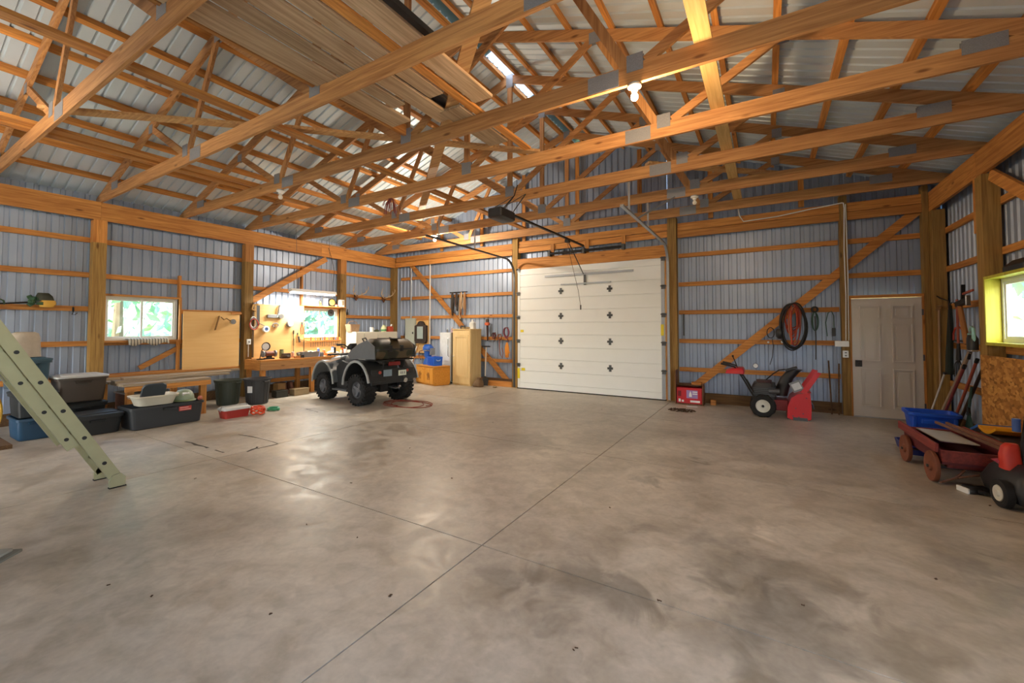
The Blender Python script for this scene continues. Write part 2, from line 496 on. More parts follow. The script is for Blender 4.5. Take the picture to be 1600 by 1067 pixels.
# girts
GZ = [3.14, 2.52, 1.92, 1.31, 0.71]
def girts(parent, side, posts, y_end, openings):
    x0, x1 = (MXL + 0.005, MXL + 0.045) if side < 0 else (MXR - 0.045, MXR - 0.005)
    edges = [MYF] + list(posts) + [y_end]
    for z in GZ:
        for a, b in zip(edges[:-1], edges[1:]):
            segs = [(a, b)]
            for o in openings:
                if o[2] - 0.02 < z and z - 0.09 < o[3] + 0.02 and not (z <= o[2] + 0.03):
                    new = []
                    for s0, s1 in segs:
                        if o[1] <= s0 or o[0] >= s1: new.append((s0, s1)); continue
                        if o[0] - s0 > 0.05: new.append((s0, o[0]))
                        if s1 - o[1] > 0.05: new.append((o[1], s1))
                    segs = new
            for s0, s1 in segs: box_part('girt', WY, parent, x0, x1, s0 + .002, s1 - .002, z - 0.088, z)
girts(wl, -1, PYL, 9.6, [W1, W2]); girts(wr, 1, PYR, 9.5, [W3, SIDE_GAP])
for side, parent in ((-1, wl), (1, wr)):
    xa = XL - 0.16 if side < 0 else XR + 0.12
    box_part('skirt_board', DARKWOOD, parent, xa, xa + 0.04, MYF if side < 0 else 0.7, 9.5, 0.0, 0.19)
# vertical trimmers beside left windows
for y in (3.78, 6.40): box_part('stud', WZ, wl, MXL + 0.045, MXL + 0.13, y, y + 0.04, 0.6, 2.6 if y < 5 else 3.1)
box_part('stud', WZ, wl, MXL + 0.045, MXL + 0.13, 7.5 - .002, 7.5, 0.9, 2.1)
# back wall timber
YP = 9.42
for x0, x1 in ((-5.68, -5.52), (-1.79, -1.61), (1.15, 1.26), (2.24, 2.315)):
    box_part('post', POST, wb, x0, x1, YP, YP + 0.16, 0, 3.9)
edges = [MXL + 0.2, -5.68]
for z in GZ:
    box_part('girt', WX, wb, -9.9, -5.70, MYB - 0.05, MYB - 0.008, z - 0.088, z)
    box_part('girt', WX, wb, -1.60, 1.14, MYB - 0.05, MYB - 0.008, z - 0.088, z)
    if z > 2.4: box_part('girt', WX, wb, 1.27, 2.30, MYB - 0.05, MYB - 0.008, z - 0.088, z)
for x0, x1 in ((-10.0, -5.70), (-1.59, 2.31)):
    box_part('band_board', WX, wb, x0, x1, YP + 0.02, YP + 0.058, 3.46, 3.60)
    box_part('band_board', WX, wb, x0, x1, YP + 0.035, YP + 0.073, 3.612, 3.77)
box_part('band_board', WX, wb, -5.51, -1.80, YP + 0.03, YP + 0.07, 3.50, 3.63)
box_part('band_board', WX, wb, -5.51, -1.80, YP + 0.045, YP + 0.085, 3.645, 3.80)
box_part('door_header', WX, wb, -5.51, -1.80, YP - 0.02, YP + 0.025, 3.06, 3.33)
for px in (863, 917, 974):
    x = onY(px, 385, YP).x
    box_part('header_block', WZ, wb, x - 0.045, x + 0.045, YP - 0.005, YP + 0.028, 3.335, 3.64)
for x0, x1 in ((-10.2, -5.70), (-1.59, 1.14)):
    box_part('skirt_board', DARKWOOD, wb, x0, x1, MYB - 0.10, MYB - 0.055, 0.0, 0.2)
box_part('door_jamb', WZ, wb, -5.54, -5.45, YP + .02, YP + .15, 0, 3.06); box_part('door_jamb', WZ, wb, -1.88, -1.79, YP + .02, YP + .15, 0, 3.06); box_part('door_jamb', WX, wb, -5.45, -1.88, YP + .03, YP + .15, 3.0, 3.06)
box_part('sill_board', WX, wb, -6.8, -5.70, YP, YP + 0.04, 0.0, 0.14)
for x in (-8.2, -6.75, -5.4, -3.9, -2.4, -0.95, 0.6):
    box_part('gable_stud', WZ, wb, x - 0.045, x + 0.045, MYB - 0.10, MYB - 0.06, 3.82, roof_under(x) - 0.05)
for z in (4.45, 5.05):
    h = HALF - (z + 0.05 - 3.95) / SL
    box_part('gable_girt', WX, wb, CX - h, CX + h, MYB - 0.05, MYB - 0.008, z - 0.088, z)
# knee braces on the walls
def brace(parent, p, q, w=0.14, t=0.038, n=(0, 1, 0), m=WX):
    p, q = Vector(p), Vector(q)
    side = (q - p).normalized().cross(Vector(n))
    MB().beam(p, q, t, w, up=side).build('diagonal_brace', m, parent, smooth=False)
brace(wl, (XL - 0.02, 5.16, 2.17), (XL - 0.02, 7.05, 3.40), n=(1, 0, 0), m=WY)
brace(wl, (XL - 0.13, 3.2, 0.78), (XL - 0.13, 3.95, 1.22), w=0.09, n=(1, 0, 0), m=WY)
brace(wb, (-9.45, YP + .135, 3.52), (-5.82, YP + .135, 0.06))
brace(wb, (-1.33, YP + .135, 0.29), (2.26, YP + .135, 3.56), w=0.15)
brace(wr, (XR + 0.07, 7.40, 3.42), (XR + 0.07, 5.9, 2.55), n=(1, 0, 0), m=WY)
# trim around the man door
t1 = structure('trim_1')
box_part('door_jamb', WZ, t1, 1.262, 1.285, YP + 0.0, YP + 0.15, 0, 2.06)
box_part('door_jamb', WZ, t1, 2.205, 2.235, YP + 0.0, YP + 0.15, 0, 2.06)
box_part('door_lintel', WX, t1, 1.262, 2.235, YP + 0.0, YP + 0.15, 2.06, 2.11)
# ceiling: metal roof on purlins
ceil = structure('ceiling')
RIDGE_GAP = 0.10
def roof_side(sgn):
    a = MYF - 0.3; end = 9.95
    while a < end - 0.01:
        b = min(a + 0.9144, end); lo = []; hi = []
        for t, d in rib_profile(a, b, w0=0.020, w1=0.011, d=0.026):
            for X, lst in ((CX + sgn * 6.85, lo), (CX + sgn * RIDGE_GAP, hi)):
                lst.append((X, t, roof_under(X) + 0.001 + d))
        MB().loft([lo, hi], False, False, closed=False).build('roof_panel', ROOFM, ceil, smooth=False)
        a = b
    k = 0
    for d in (5.78, 5.19, 4.61, 4.02, 3.45, 2.86, 2.27, 1.68, 1.10, 0.50, 0.14):
        for ya, yb in ((MYF - 0.1, 1.31), (1.31, 5.09), (5.09, 9.6)):
            x = CX + sgn * d; mb = MB()
            w = 0.066
            z0 = top_under(x) + 0.148
            mb.prism([(-w / 2, SL * w / 2 * sgn * 1), (w / 2, -SL * w / 2 * sgn), (w / 2, 0.064 - SL * w / 2 * sgn), (-w / 2, 0.064 + SL * w / 2 * sgn)], 0, yb - ya - 0.003,
                     Matrix(((1, 0, 0, x), (0, 0, 1, ya), (0, 1, 0, z0), (0, 0, 0, 1))))
            mb.build('purlin', WY, ceil, smooth=False)
roof_side(-1); roof_side(1)
CAPM = plain('ridge_cap_green', '#3d4a44', 0.6)
SKYL = new_mat('translucent_ridge')[0]
_n = SKYL.node_tree.nodes; _b = _n['Principled BSDF']; _b.inputs['Base Color'].default_value = (0.9, 0.95, 1, 1); _b.inputs['Transmission Weight'].default_value = 0.85; _b.inputs['Roughness'].default_value = 0.6
zc = roof_under(CX) + 0.03
for a, b, m, nm in ((MYF - 0.3, 2.6, CAPM, 'ridge_cap'), (2.603, 5.78, CAPM, 'ridge_cap'), (5.783, 7.3, SKYL, 'ridge_light'), (7.303, 9.95, CAPM, 'ridge_cap')):
    mb = MB()
    mb.prism([(CX - 0.2, zc - 0.045), (CX, zc + 0.03), (CX + 0.2, zc - 0.045), (CX + 0.2, zc - 0.038), (CX, zc + 0.037), (CX - 0.2, zc - 0.038)], 0, b - a,
             Matrix(((1, 0, 0, 0), (0, 0, 1, a), (0, 1, 0, 0), (0, 0, 0, 1))))
    mb.build(nm, m, ceil, smooth=False)

# ---------------------------------------------------------------- windows
def slider_window(n, x, y0, y1, z0, z1, inward, frame_col=VINYL):
    w = structure('window_%d' % n)
    s = inward
    d = 0.07
    xa, xb = (x, x + s * d)
    f = 0.045
    fr = MB()
    fr.bx(xa, xb, y0, y0 + f, z0, z1).bx(xa, xb, y1 - f, y1, z0, z1).bx(xa, xb, y0 + f, y1 - f, z0, z0 + f).bx(xa, xb, y0 + f, y1 - f, z1 - f, z1)
    fr.build('window_frame', frame_col, w, smooth=False)
    ym = (y0 + y1) / 2
    for k, (a, b) in enumerate(((y0 + f, ym + 0.02), (ym - 0.02, y1 - f))):
        xo = x + s * (0.045 if k else 0.022); g = 0.03
        m = MB()
        m.bx(xo - .01, xo + .01, a, a + g, z0 + f, z1 - f).bx(xo - .01, xo + .01, b - g, b, z0 + f, z1 - f)
        m.bx(xo - .01, xo + .01, a + g, b - g, z0 + f, z0 + f + g).bx(xo - .01, xo + .01, a + g, b - g, z1 - f - g, z1 - f)
        sash = m.build('sash', frame_col, w, smooth=False)
        MB().bx(xo - .002, xo + .002, a + g, b - g, z0 + f + g, z1 - f - g).build('pane', GLASS, sash, smooth=False)
    return w
w1 = slider_window(1, MXL, W1[0], W1[1], W1[2], W1[3], 1)
w2 = slider_window(2, MXL, W2[0], W2[1], W2[2], W2[3], 1)
w3 = slider_window(3, MXR, W3[0], W3[1], W3[2], W3[3], -1)
# wood bucks round the openings
for w, (y0, y1, z0, z1), xa, xb, m1, m2 in ((w1, W1, MXL + .07, XL - .02, WY, WZ), (w2, W2, MXL + .07, XL - .02, WY, WZ), (w3, W3, XR - 0.01, MXR - .075, YELLOWBOX, YELLOWBOX)):
    t = 0.035
    box_part('window_sill', m1, w, xa, xb, y0 - t, y1 + t, z0 - t, z0)
    box_part('window_head', m1, w, xa, xb, y0 - t, y1 + t, z1, z1 + t)
    box_part('window_jamb', m2, w, xa, xb, y0 - t, y0, z0, z1)
    box_part('window_jamb', m2, w, xa, xb, y1, y1 + t, z0, z1)

# ---------------------------------------------------------------- roof trusses
truss_labels = {-1.212: 'roof truss of nailed lumber, behind the one over the ladder top',
    0.048: 'roof truss directly above the viewer, of pale lumber with steel plates',
    1.308: 'roof truss nearest the viewer in the photo, cutting the top left corner',
    2.568: 'roof truss carrying the end of the stored loft planks',
    3.828: 'roof truss with the large lit bulb under its bottom chord',
    5.086: 'roof truss whose bottom chord glows orange just behind the lit bulb',
    6.345: 'third roof truss from the back wall, joined at the ridge light',
    7.605: 'second roof truss from the back wall, with the opener hung ahead of it',
    8.865: 'roof truss closest to the back wall above the big white door'}
PLATE = plain('truss_plate', '#8d9096', 0.5, 0.35, 0.35, 160)
def truss_meshes():
    T = 0.038; y0, y1 = -T / 2, T / 2
    MY = Matrix(((1, 0, 0, 0), (0, 0, 1, 0), (0, 1, 0, 0), (0, 0, 0, 1)))   # polygon (x,z) extruded along y
    out = []
    def pm(name, poly, m, a=y0, b=y1): out.append((name, MB().prism(poly, a, b, MY).mesh(name, m, smooth=False)))
    H = 6.195
    zz = lambda d: 0.18 + SL * (HALF - abs(d))          # underside of top chord above chord bottom (local)
    # bottom chord in three lengths
    pm('bottom_chord', [(-H, 0), (-2.585, 0), (-2.585, .18), (-HALF, .18)], TX)
    pm('bottom_chord', [(-2.583, 0), (2.583, 0), (2.583, .18), (-2.583, .18)], TX)
    pm('bottom_chord', [(2.585, 0), (H, 0), (HALF, .18), (2.585, .18)], TX)
    for s in (-1, 1):
        pm('top_chord', [(s * 6.7, zz(6.7)), (0, zz(0)), (0, zz(0) + .148), (s * 6.7, zz(6.7) + .148)], TX)
        def web(xa, za, xb, zb, w=0.09, m=TX):
            p, q = Vector((xa, 0, za)), Vector((xb, 0, zb)); d = (q - p).normalized(); n = Vector((-d.z, 0, d.x)) * w / 2
            pm('web', [((p + n).x, (p + n).z), ((p - n).x, (p - n).z), ((q - n).x, (q - n).z), ((q + n).x, (q + n).z)], m, y0 + .001, y1 - .001)
        web(s * 0.1, .18, s * 1.98, zz(2.05) + .01)
        web(s * 2.80, .18, s * 2.10, zz(2.10) + .01, m=TZ)
        web(s * 2.98, .18, s * 4.02, zz(4.06) + .02)
    pm('king_post', [(-.045, .18), (.045, .18), (.045, zz(0) + .01), (-.045, zz(0) + .01)], TZ)
    def plate(x, z, w, h):
        mb = MB()
        for yy in (y0 - .0015, y1 + .0015): mb.box((x, yy, z), (w, .003, h))
        out.append(('gusset_plate', mb.mesh('gusset_plate', PLATE, smooth=False)))
    for s in (-1, 1):
        plate(s * 2.585, .09, .30, .16)
        plate(s * 2.885, .19, .15, .16)
        plate(s * 2.05, zz(2.05) + .04, .15, .15)
        plate(s * 4.06, zz(4.06) + .03, .13, .13)
        plate(s * 5.50, .18, .28, .13)
    plate(0, .20, .17, .18)
    plate(0, zz(0) + .03, .14, .24)
    return out
_tm = truss_meshes()
for y, lab in truss_labels.items():
    t = thing('roof_truss', lab, 'roof truss', (CX, y, ZT), 0, 'roof trusses across the barn')
    for nm, me in _tm:
        o = bpy.data.objects.new(nm, me); COL.objects.link(o); o.parent = t
# ================================================================ DOORS
d1 = structure('door_1')
MYX = Matrix(((0, 0, 1, 0), (1, 0, 0, 0), (0, 1, 0, 0), (0, 0, 0, 1)))        # polygon (y,z) extruded along x
DPAN = plain('door_panel_white', '#eef2f2', 0.4, 0, 0.03, 3)
for k in range(5):
    z0 = 0.02 + 0.606 * k; z1 = z0 + 0.6055; yf = 9.37
    prof = [(yf + .05, z0), (yf, z0)]
    for zr in (z0 + .15, z0 + .45):
        prof += [(yf, zr - .011), (yf + .022, zr - .008), (yf + .022, zr + .006), (yf, zr + .008)]
    prof += [(yf, z1), (yf + .05, z1)]
    MB().prism(prof, GD[0] + .02, GD[1] - .02, MYX).build('door_panel', DPAN, d1, smooth=False)
    for x, nm in ((GD[0] + .05, 0), (GD[1] - .055, 1)):
        box_part('end_stile', GALV if nm else WHITE, d1, x - .035, x + .035, yf - .006, yf - .0005, z0 + .01, z1 - .01)
    if k < 4:
        for x in (-4.27, -3.05):
            mb = MB().box((x, yf - .005, z1), (.055, .008, .15)).box((x, yf - .006, z1), (.13, .008, .05)).cyl((x - .05, yf - .012, z1), (x + .05, yf - .012, z1), .012, n=8)
            mb.build('hinge', STEEL, d1, smooth=False)
    for x in (GD[0] + .04, GD[1] - .04):
        MB().box((x, yf - .012, z1 - .02), (.09, .012, .09)).cyl((x - .06, yf - .02, z1), (x + .06, yf - .02, z1), .012, n=8).build('roller_bracket', STEEL, d1, smooth=False)
MB().bx(GD[0], GD[1], 9.36, 9.40, 0.0, .022).build('bottom_seal', RUBBER, d1, smooth=False)
MB().bx(-4.69, -2.50, 9.335, 9.357, 2.80, 2.845).bx(-4.69, -2.50, 9.325, 9.336, 2.80, 2.806).build('strut', GALV, d1, smooth=False)
MB().bx(-4.26, -3.02, 9.335, 9.369, 2.585, 2.615).build('strut', GALV, d1, smooth=False)
MB().bx(-3.67, -3.62, 9.338, 9.357, 2.56, 2.80).build('arm_bracket', STEEL, d1, smooth=False)
YEL = plain('yellow_label', '#e6d22c', 0.5)
for x0, x1, z0, z1 in ((-5.49, -5.42, .26, .52), (-1.93, -1.87, 1.38, 1.62), (-5.37, -5.27, .46, .53), (-5.40, -5.31, 1.44, 1.50)):
    MB().bx(x0, x1, 9.362, 9.3635, z0, z1).build('label_sticker', YEL, d1, smooth=False)
# tracks: upright, curve, level run
def track(x, s):
    pts = [(x, 9.33, 0.03), (x, 9.33, 2.85)]
    for i in range(1, 9):
        a = PI / 2 * i / 8; pts.append((x, 9.33 - .42 * (1 - math.cos(a)), 2.87 + .42 * math.sin(a)))
    pts += [(x, 6.02, 3.32)]
    mb = MB()
    for p, q in zip(pts[:-1], pts[1:]):
        p, q = Vector(p), Vector(q)
        mb.beam(p, q + (q - p).normalized() * .008, .05, .028, up=(1, 0, 0) if False else ((0, -1, .001) if abs((q - p).normalized().z) > .7 else (0, 0, 1)))
    mb.build('door_track', GALV if s > 0 else STEEL, d1, smooth=False)
track(-5.57, -1); track(-1.77, 1)
for x, y in ((-5.57, 6.4), (-5.57, 7.605), (-1.77, 6.4), (-1.77, 7.605)):
    MB().beam((x, y, 3.33), (x, y, 3.80), .03, .005, up=(0, 1, 0)).build('track_hanger', GALV, d1, smooth=False)
MB().beam((-1.77, 6.9, 3.33), (-1.30, 7.6, 3.80), .03, .006, up=(1, 0, 0)).build('track_hanger', GALV, d1, smooth=False)
MB().cyl((-4.55, 9.31, 3.37), (-2.72, 9.31, 3.37), .032, n=10).build('spring_tube', BLACKM, d1)
for x in (-4.55, -3.66, -2.72): box_part('spring_bracket', STEEL, d1, x - .03, x + .03, 9.28, 9.42, 3.31, 3.43)

d2 = structure('door_2')
DOORP = plain('painted_steel_door', '#cdc8c2', 0.45, 0, 0.03, 3)
box_part('door_slab', DOORP, d2, 1.288, 2.202, YP + .01, YP + .055, .015, 2.05)
yf = YP + .01
for cx in (1.535, 1.955):
    for z0, z1 in ((1.72, 1.90), (0.98, 1.60), (0.20, 0.82)):
        w = .115
        mb = MB()
        for x0, x1, a, b in ((cx - w - .02, cx + w + .02, z0 - .02, z0), (cx - w - .02, cx + w + .02, z1, z1 + .02), (cx - w - .02, cx - w, z0, z1), (cx + w, cx + w + .02, z0, z1)):
            mb.bx(x0, x1, yf - .022, yf + .001, a, b)
        mb.bx(cx - w + .035, cx + w - .035, yf - .012, yf + .001, z0 + .035, z1 - .035)
        mb.build('door_field', DOORP, d2, smooth=False)
MB().bx(1.325, 1.415, yf - .03, yf, .87, .98).cyl((1.37, yf - .03, .925), (1.37, yf - .055, .925), .022, n=12).build('door_lock', BLACKM, d2, bevel=.004)
for z in (.25, 1.05, 1.8): box_part('hinge', STEEL, d2, 2.20, 2.222, yf - .012, yf + .01, z - .05, z + .05)
box_part('threshold', GALV, d2, 1.285, 2.205, YP - .02, YP + .14, 0.0, .014)

# ================================================================ LAMPS
BULB = emit('bulb_glass_lit', (1, .80, .55, 1), 26)
BULBOFF = plain('bulb_glass_unlit', '#efeae0', 0.3)
PORC = plain('porcelain', '#efece6', 0.3, 0, .02)
def bulb(loc, label, lit=True, watts=BULB_W, col=BULB_COL):
    t = thing('ceiling_bulb', label, 'light bulb', loc, 0, 'bulbs on porcelain holders under the trusses')
    MB().cyl((0, 0, 0), (0, 0, -.018), .055, n=16).build('junction_box', GALV, t)
    MB().lathe([(0.001, -.016), (.062, -.018), (.060, -.030), (.034, -.046), (.028, -.066), (.001, -.066)], 18).build('holder', PORC, t)
    prof = [(.013, -.060), (.014, -.078)] + [(.034 * math.sin(a), -.112 - .034 * math.cos(a) * -1 * -1) for a in ()]
    prof += [(.022, -.088), (.031, -.104), (.034, -.120), (.030, -.137), (.018, -.150), (.001, -.154)]
    MB().lathe(prof, 16).build('bulb', BULB if lit else BULBOFF, t)
    if lit:
        ld = bpy.data.lights.new('bulb_light', 'POINT'); ld.energy = watts; ld.color = col; ld.shadow_soft_size = .05
        lo = bpy.data.objects.new('bulb_light', ld); COL.objects.link(lo); lo.parent = t; lo.location = (0, 0, -.21)
    return t
bulb((-1.0, 3.828, 3.768), 'large lit bulb in the upper middle of the photo', True, BULB_W * .78, (1, .66, .36))
bulb((-6.75, 7.605, 3.768), 'small lit bulb far off over the honey cabinet corner', True, BULB_W * 1.7)
bulb((-6.68, 3.828, 3.768), 'unlit bulb under the truss above the workbench side', False)
bulb((-1.0, 7.605, 3.768), 'unlit bulb under the truss right of the door opener', False)
bulb((-6.7, 0.048, 3.768), 'unseen lit bulb added under the truss above the ladder foot', True, BULB_W * 0.75)  # out of view, added to brighten the left side

t = thing('shop_light', 'white tube light hung over the workbench window', 'tube light', (-9.72, 6.45, 2.42), 0)
MB().prism([(-.09, 0), (.09, 0), (.07, .05), (.05, .075), (-.05, .075), (-.07, .05)], -.61, .61, Matrix(((1, 0, 0, 0), (0, 0, 1, 0), (0, 1, 0, 0), (0, 0, 0, 1)))).build('housing', WHITE, t, smooth=False)
TUBEM = emit('tube_lit', (1, .97, .9, 1), 10)
for x in (-.04, .04): MB().cyl((x, -.58, -.022), (x, .58, -.022), .014, n=10).build('tube', TUBEM, t)
for y in (-.45, .45): MB().tube([(0, y, .07), (0, y, .8), (-.05, y, 1.53)], .004, 5).build('chain', STEEL, t)
MB().tube([(0, .55, .06), (-.05, .58, .3), (-.02, .6, .62), (-.2, .64, 1.0), (-.36, .65, 1.3)], .006, 5).build('power_cord', BLACKM, t)
ld = bpy.data.lights.new('tube_light', 'AREA'); ld.shape = 'RECTANGLE'; ld.size = .14; ld.size_y = 1.16; ld.energy = TUBE_W; ld.color = (1, .93, .80)
lo = bpy.data.objects.new('tube_light', ld); COL.objects.link(lo); lo.parent = t; lo.location = (0, 0, -.05)

# garage door opener
t = thing('garage_door_opener', 'black door opener motor and rail hung from the trusses', 'door opener', (-3.67, 5.75, 3.30))
MB().rbox([(0, 0, 0, .22, .40, .03), (.02, 0, 0, .27, .45, .04), (.14, 0, 0, .27, .45, .04), (.16, 0, 0, .23, .41, .03)]).build('motor_housing', BLACKP, t)
MB().beam((0, .2, .16), (0, 3.58, .19), .04, .035).build('rail', BLACKM, t, smooth=False)
MB().bx(-.04, .04, 2.6, 2.72, .10, .165).build('trolley', BLACKP, t, smooth=False)
for x, y in ((-.12, -.15), (.12, -.15), (-.12, .595), (.12, .595)): MB().beam((x, y if y < 0 else .16, .15), (x, .595, .58), .025, .004, up=(0, 1, .1)).build('hanger', STEEL, t, smooth=False)
MB().beam((0, 2.7, .13), (0, 3.58, -.48), .03, .008, up=(1, 0, 0)).build('pull_arm', STEEL, t, smooth=False)
MB().tube([(0, 2.66, .1), (-.01, 2.9, -.3), (-.015, 3.3, -.9), (-.02, 3.45, -1.25)], .005, 5).cyl((-.02, 3.45, -1.22), (-.02, 3.45, -1.33), .016, n=8).build('release_cord', plain('cord_black', '#2b1d1d', .7), t)
MB().tube([(.1, -.1, .16), (.18, .1, .4), (.15, .25, .62)], .008, 6).build('power_cord', BLACKM, t)

# ================================================================ BOARDS LYING ON THE TRUSSES
ZC = 3.952
def board(label, p, q, w, h=.038, m=WY, cat='board', name='bracing_board', group=None, up=(0, 0, 1)):
    p, q = Vector(p), Vector(q); c = (p + q) / 2
    t = MB().beam(p - c, q - c, w, h, up=up).build(name, m, None, smooth=False)
    t.location = c
    return tag(t, label, cat, group)
zb = ZC + .02
board('long bracing board along the barn, left of the loft planks', (-5.03, MYF + .3, zb), (-5.03, 9.0, zb), .14)
board('lower bracing board along the barn, nearest the left wall', (-7.70, MYF + .3, zb), (-7.70, 9.0, zb), .14)
board('second board lying beside the bracing board nearest the left wall', (-7.48, .2, zb), (-7.42, 4.1, zb), .16)
board('bracing board along the barn, right of the lit bulb', (-.42, MYF + .3, zb), (-.42, 9.0, zb), .14, m=wood('pale_brace', '#dcb87a', '#c39b5c', 'y', vary=.05))
DG = wood('diagonal_lumber', '#d0a56c', '#a9794a', 'x', vary=.1)
board('pale diagonal bracing board with printed stamps, running up past the ridge light', (-1.2, 2.0, zb + .04), (-6.75, 7.05, zb + .04), .13, m=DG)
board('diagonal bracing board crossing the chords left of the loft planks', (-7.1, 1.28, zb + .085), (-5.35, 2.85, zb + .085), .12, m=DG)
board('diagonal bracing board passing beneath the loft plank ends', (-5.15, 3.0, zb + .085), (-2.75, 5.3, zb + .085), .12, m=DG)
board('diagonal bracing board lit greenish right of the unlit bulb', (-1.5, 6.42, zb + .042), (.4, 8.1, zb + .042), .13, m=DG)
# loft planks
lp = [(-3.685, .31, 3.55, 'widest pale loft plank at the left edge of the loft'), (-3.405, .19, 3.25, 'narrow loft plank second from the left edge'),
      (-3.16, .24, 3.75, 'loft plank third from the left edge'), (-2.915, .20, 3.3, 'loft plank in the middle of the loft, ends short'),
      (-2.74, .12, 4.95, 'orange narrow loft board reaching further than the rest'), (-2.54, .25, 3.62, 'wide brown loft plank at the right edge of the loft')]
for x, w, ye, lab in lp:
    board(lab, (x, -.9, zb), (x, ye, zb + (.004)), w - .022, .03, m=WY if 'orange' in lab else GREYWOOD, cat='plank', name='loft_plank', group='planks laid over the truss chords')
board('upright edge board along the left side of the loft', (-3.885, -.9, zb + .07), (-3.885, 4.05, zb + .07), .04, .14, name='loft_edge_board')
PIPE = plain('black_pipe', '#26282b', .4)
for i, (x, z) in enumerate(((-3.2, .05), (-3.09, .05), (-3.145, .135))):
    o = MB().cyl((0, -.8, 0), (0, .8, 0), .048, n=12).build('plastic_pipe', PIPE)
    o.location = (x, 3.75, ZC + .088 + z); tag(o, ['black pipe on the loft, left of the pair', 'black pipe on the loft, right of the pair', 'black pipe lying on top of the other two on the loft'][i], 'pipe', 'black pipes on the loft')
o = MB().bx(-.14, .14, -.5, .5, 0, .03).build('short_plank', GREYWOOD, None, smooth=False); o.location = (-2.97, 4.08, ZC + .002); tag(o, 'short grey offcut plank under the loft end near the black pipes', 'plank')
# black edging right of the loft
o = MB().bx(-.03, .03, -1.75, 1.75, 0, .05).build('rubber_strip', BLACKM, None, smooth=False); o.location = (-2.36, .85, ZC + .001); tag(o, 'long black strip along the right edge of the loft', 'strip')
# pale trim strip lying on the left eave beam
o = MB().bx(-.04, .04, -.6, .6, 0, .02).build('trim_strip', GREYWOOD, None, smooth=False); o.location = (XL + .02, 7.0, ZT + .001); tag(o, 'pale strip lying on the left eave beam over the bench', 'strip')
# red twine tuft
mb = MB(); rr = random.Random(3)
for i in range(26):
    a = rr.uniform(0, 2 * PI); l = rr.uniform(.12, .3); s = rr.uniform(.03, .14)
    mb.tube([(0, 0, 0), (s * .4 * math.cos(a), s * .4 * math.sin(a), -.02), (s * math.cos(a), s * math.sin(a), -l * .5), (s * 1.2 * math.cos(a), s * 1.2 * math.sin(a), -l)], .006, 4)
o = mb.build('twine_bundle', plain('red_twine', '#8a4a48', .8)); o.location = tuple(onY(612, 258, 5.086 - .03)); o.location.z = 3.766; tag(o, 'tuft of dull red twine hanging under a chord', 'twine')
# ================================================================ LEFT SIDE
def arc(c, r, a0, a1, n): return [(c[0] + r * math.cos(a0 + (a1 - a0) * i / n), c[1] + r * math.sin(a0 + (a1 - a0) * i / n)) for i in range(n + 1)]
# ---- extension ladder: rails lie in planes of constant X
LAD = plain('olive_aluminium', '#a5a282', .45, .4, .1, 8)
LADD = plain('ladder_rung', '#8f8c6e', .5, .25)
t = thing('extension_ladder', 'olive extension ladder leaning up out of the photo at the left', 'ladder', (-5.40, 1.62, 0))
ua = math.radians(62.0)
du = Vector((0, -math.cos(ua), math.sin(ua))); dn = Vector((0, -math.sin(ua), -math.cos(ua)))     # along, and towards the underside
def rail(x, off, s0, s1, w=.088, th=.028):
    mb = MB(); p = Vector((x, 0, 0)) + dn * off
    a, b = p + du * s0, p + du * s1
    mb.beam(a, b, .008, w, up=dn)
    s = 1 if x < -.1 else -1
    for e in (-w / 2, w / 2): mb.beam(a + dn * e + Vector((s * th / 2, 0, 0)), b + dn * e + Vector((s * th / 2, 0, 0)), th, .006, up=dn)
    return mb
L0 = 4.5
for x in (0, -.40):
    rl = rail(x, .03, .10, L0).build('side_rail', LAD, t, smooth=False)
    xo = x + (.006 if x == 0 else -.006)
    for i in range(14):
        p = Vector((xo, 0, 0)) + dn * .03 + du * (.30 + .305 * i)
        MB().cyl(p - Vector((.004, 0, 0)), p + Vector((.004, 0, 0)), .017, n=10).build('rung_end', BLACKM, rl)
    # pivoting shoe
    sx = .012 if x == 0 else -.012
    MB().prism([(-.045, .009), (.07, .009), (.075, .07), (.05, .12), (-.01, .13), (-.045, .09)], -.016, .016, Matrix(((0, 0, 1, x + sx), (-1, 0, 0, -.06), (0, 1, 0, 0), (0, 0, 0, 1)))).build('shoe', LAD, t, smooth=False)
    MB().bx(x + sx - .024, x + sx + .024, -.135, -.01, 0, .0085).build('shoe_pad', RUBBER, t, smooth=False)
for x in (-.032, -.372):
    rl = rail(x, .125, .56, L0 + .2, w=.08).build('fly_rail', LAD, t, smooth=False)
    xo = x + (.006 if x > -.1 else -.006)
    for i in range(13):
        p = Vector((xo, 0, 0)) + dn * .125 + du * (.66 + .305 * i)
        MB().cyl(p - Vector((.004, 0, 0)), p + Vector((.004, 0, 0)), .016, n=10).build('rung_end', BLACKM, rl)
for i in range(14):
    p = Vector((0, 0, 0)) + dn * .03 + du * (.30 + .305 * i)
    MB().cyl(p + Vector((-.4, 0, 0)), p, .016, n=10).build('rung', LADD, t)
    if i < 13:
        p = dn * .125 + du * (.66 + .305 * i)
        MB().cyl(p + Vector((-.372, 0, 0)), p + Vector((-.032, 0, 0)), .015, n=10).build('rung', LADD, t)
MB().tube([Vector((-.2, 0, 0)) + dn * .17 + du * (1.3 + .25 * i) + Vector((.02 * math.sin(i * 2), 0, 0)) for i in range(12)], .006, 5).build('pull_rope', plain('rope_grey', '#8a8676', .9), t)

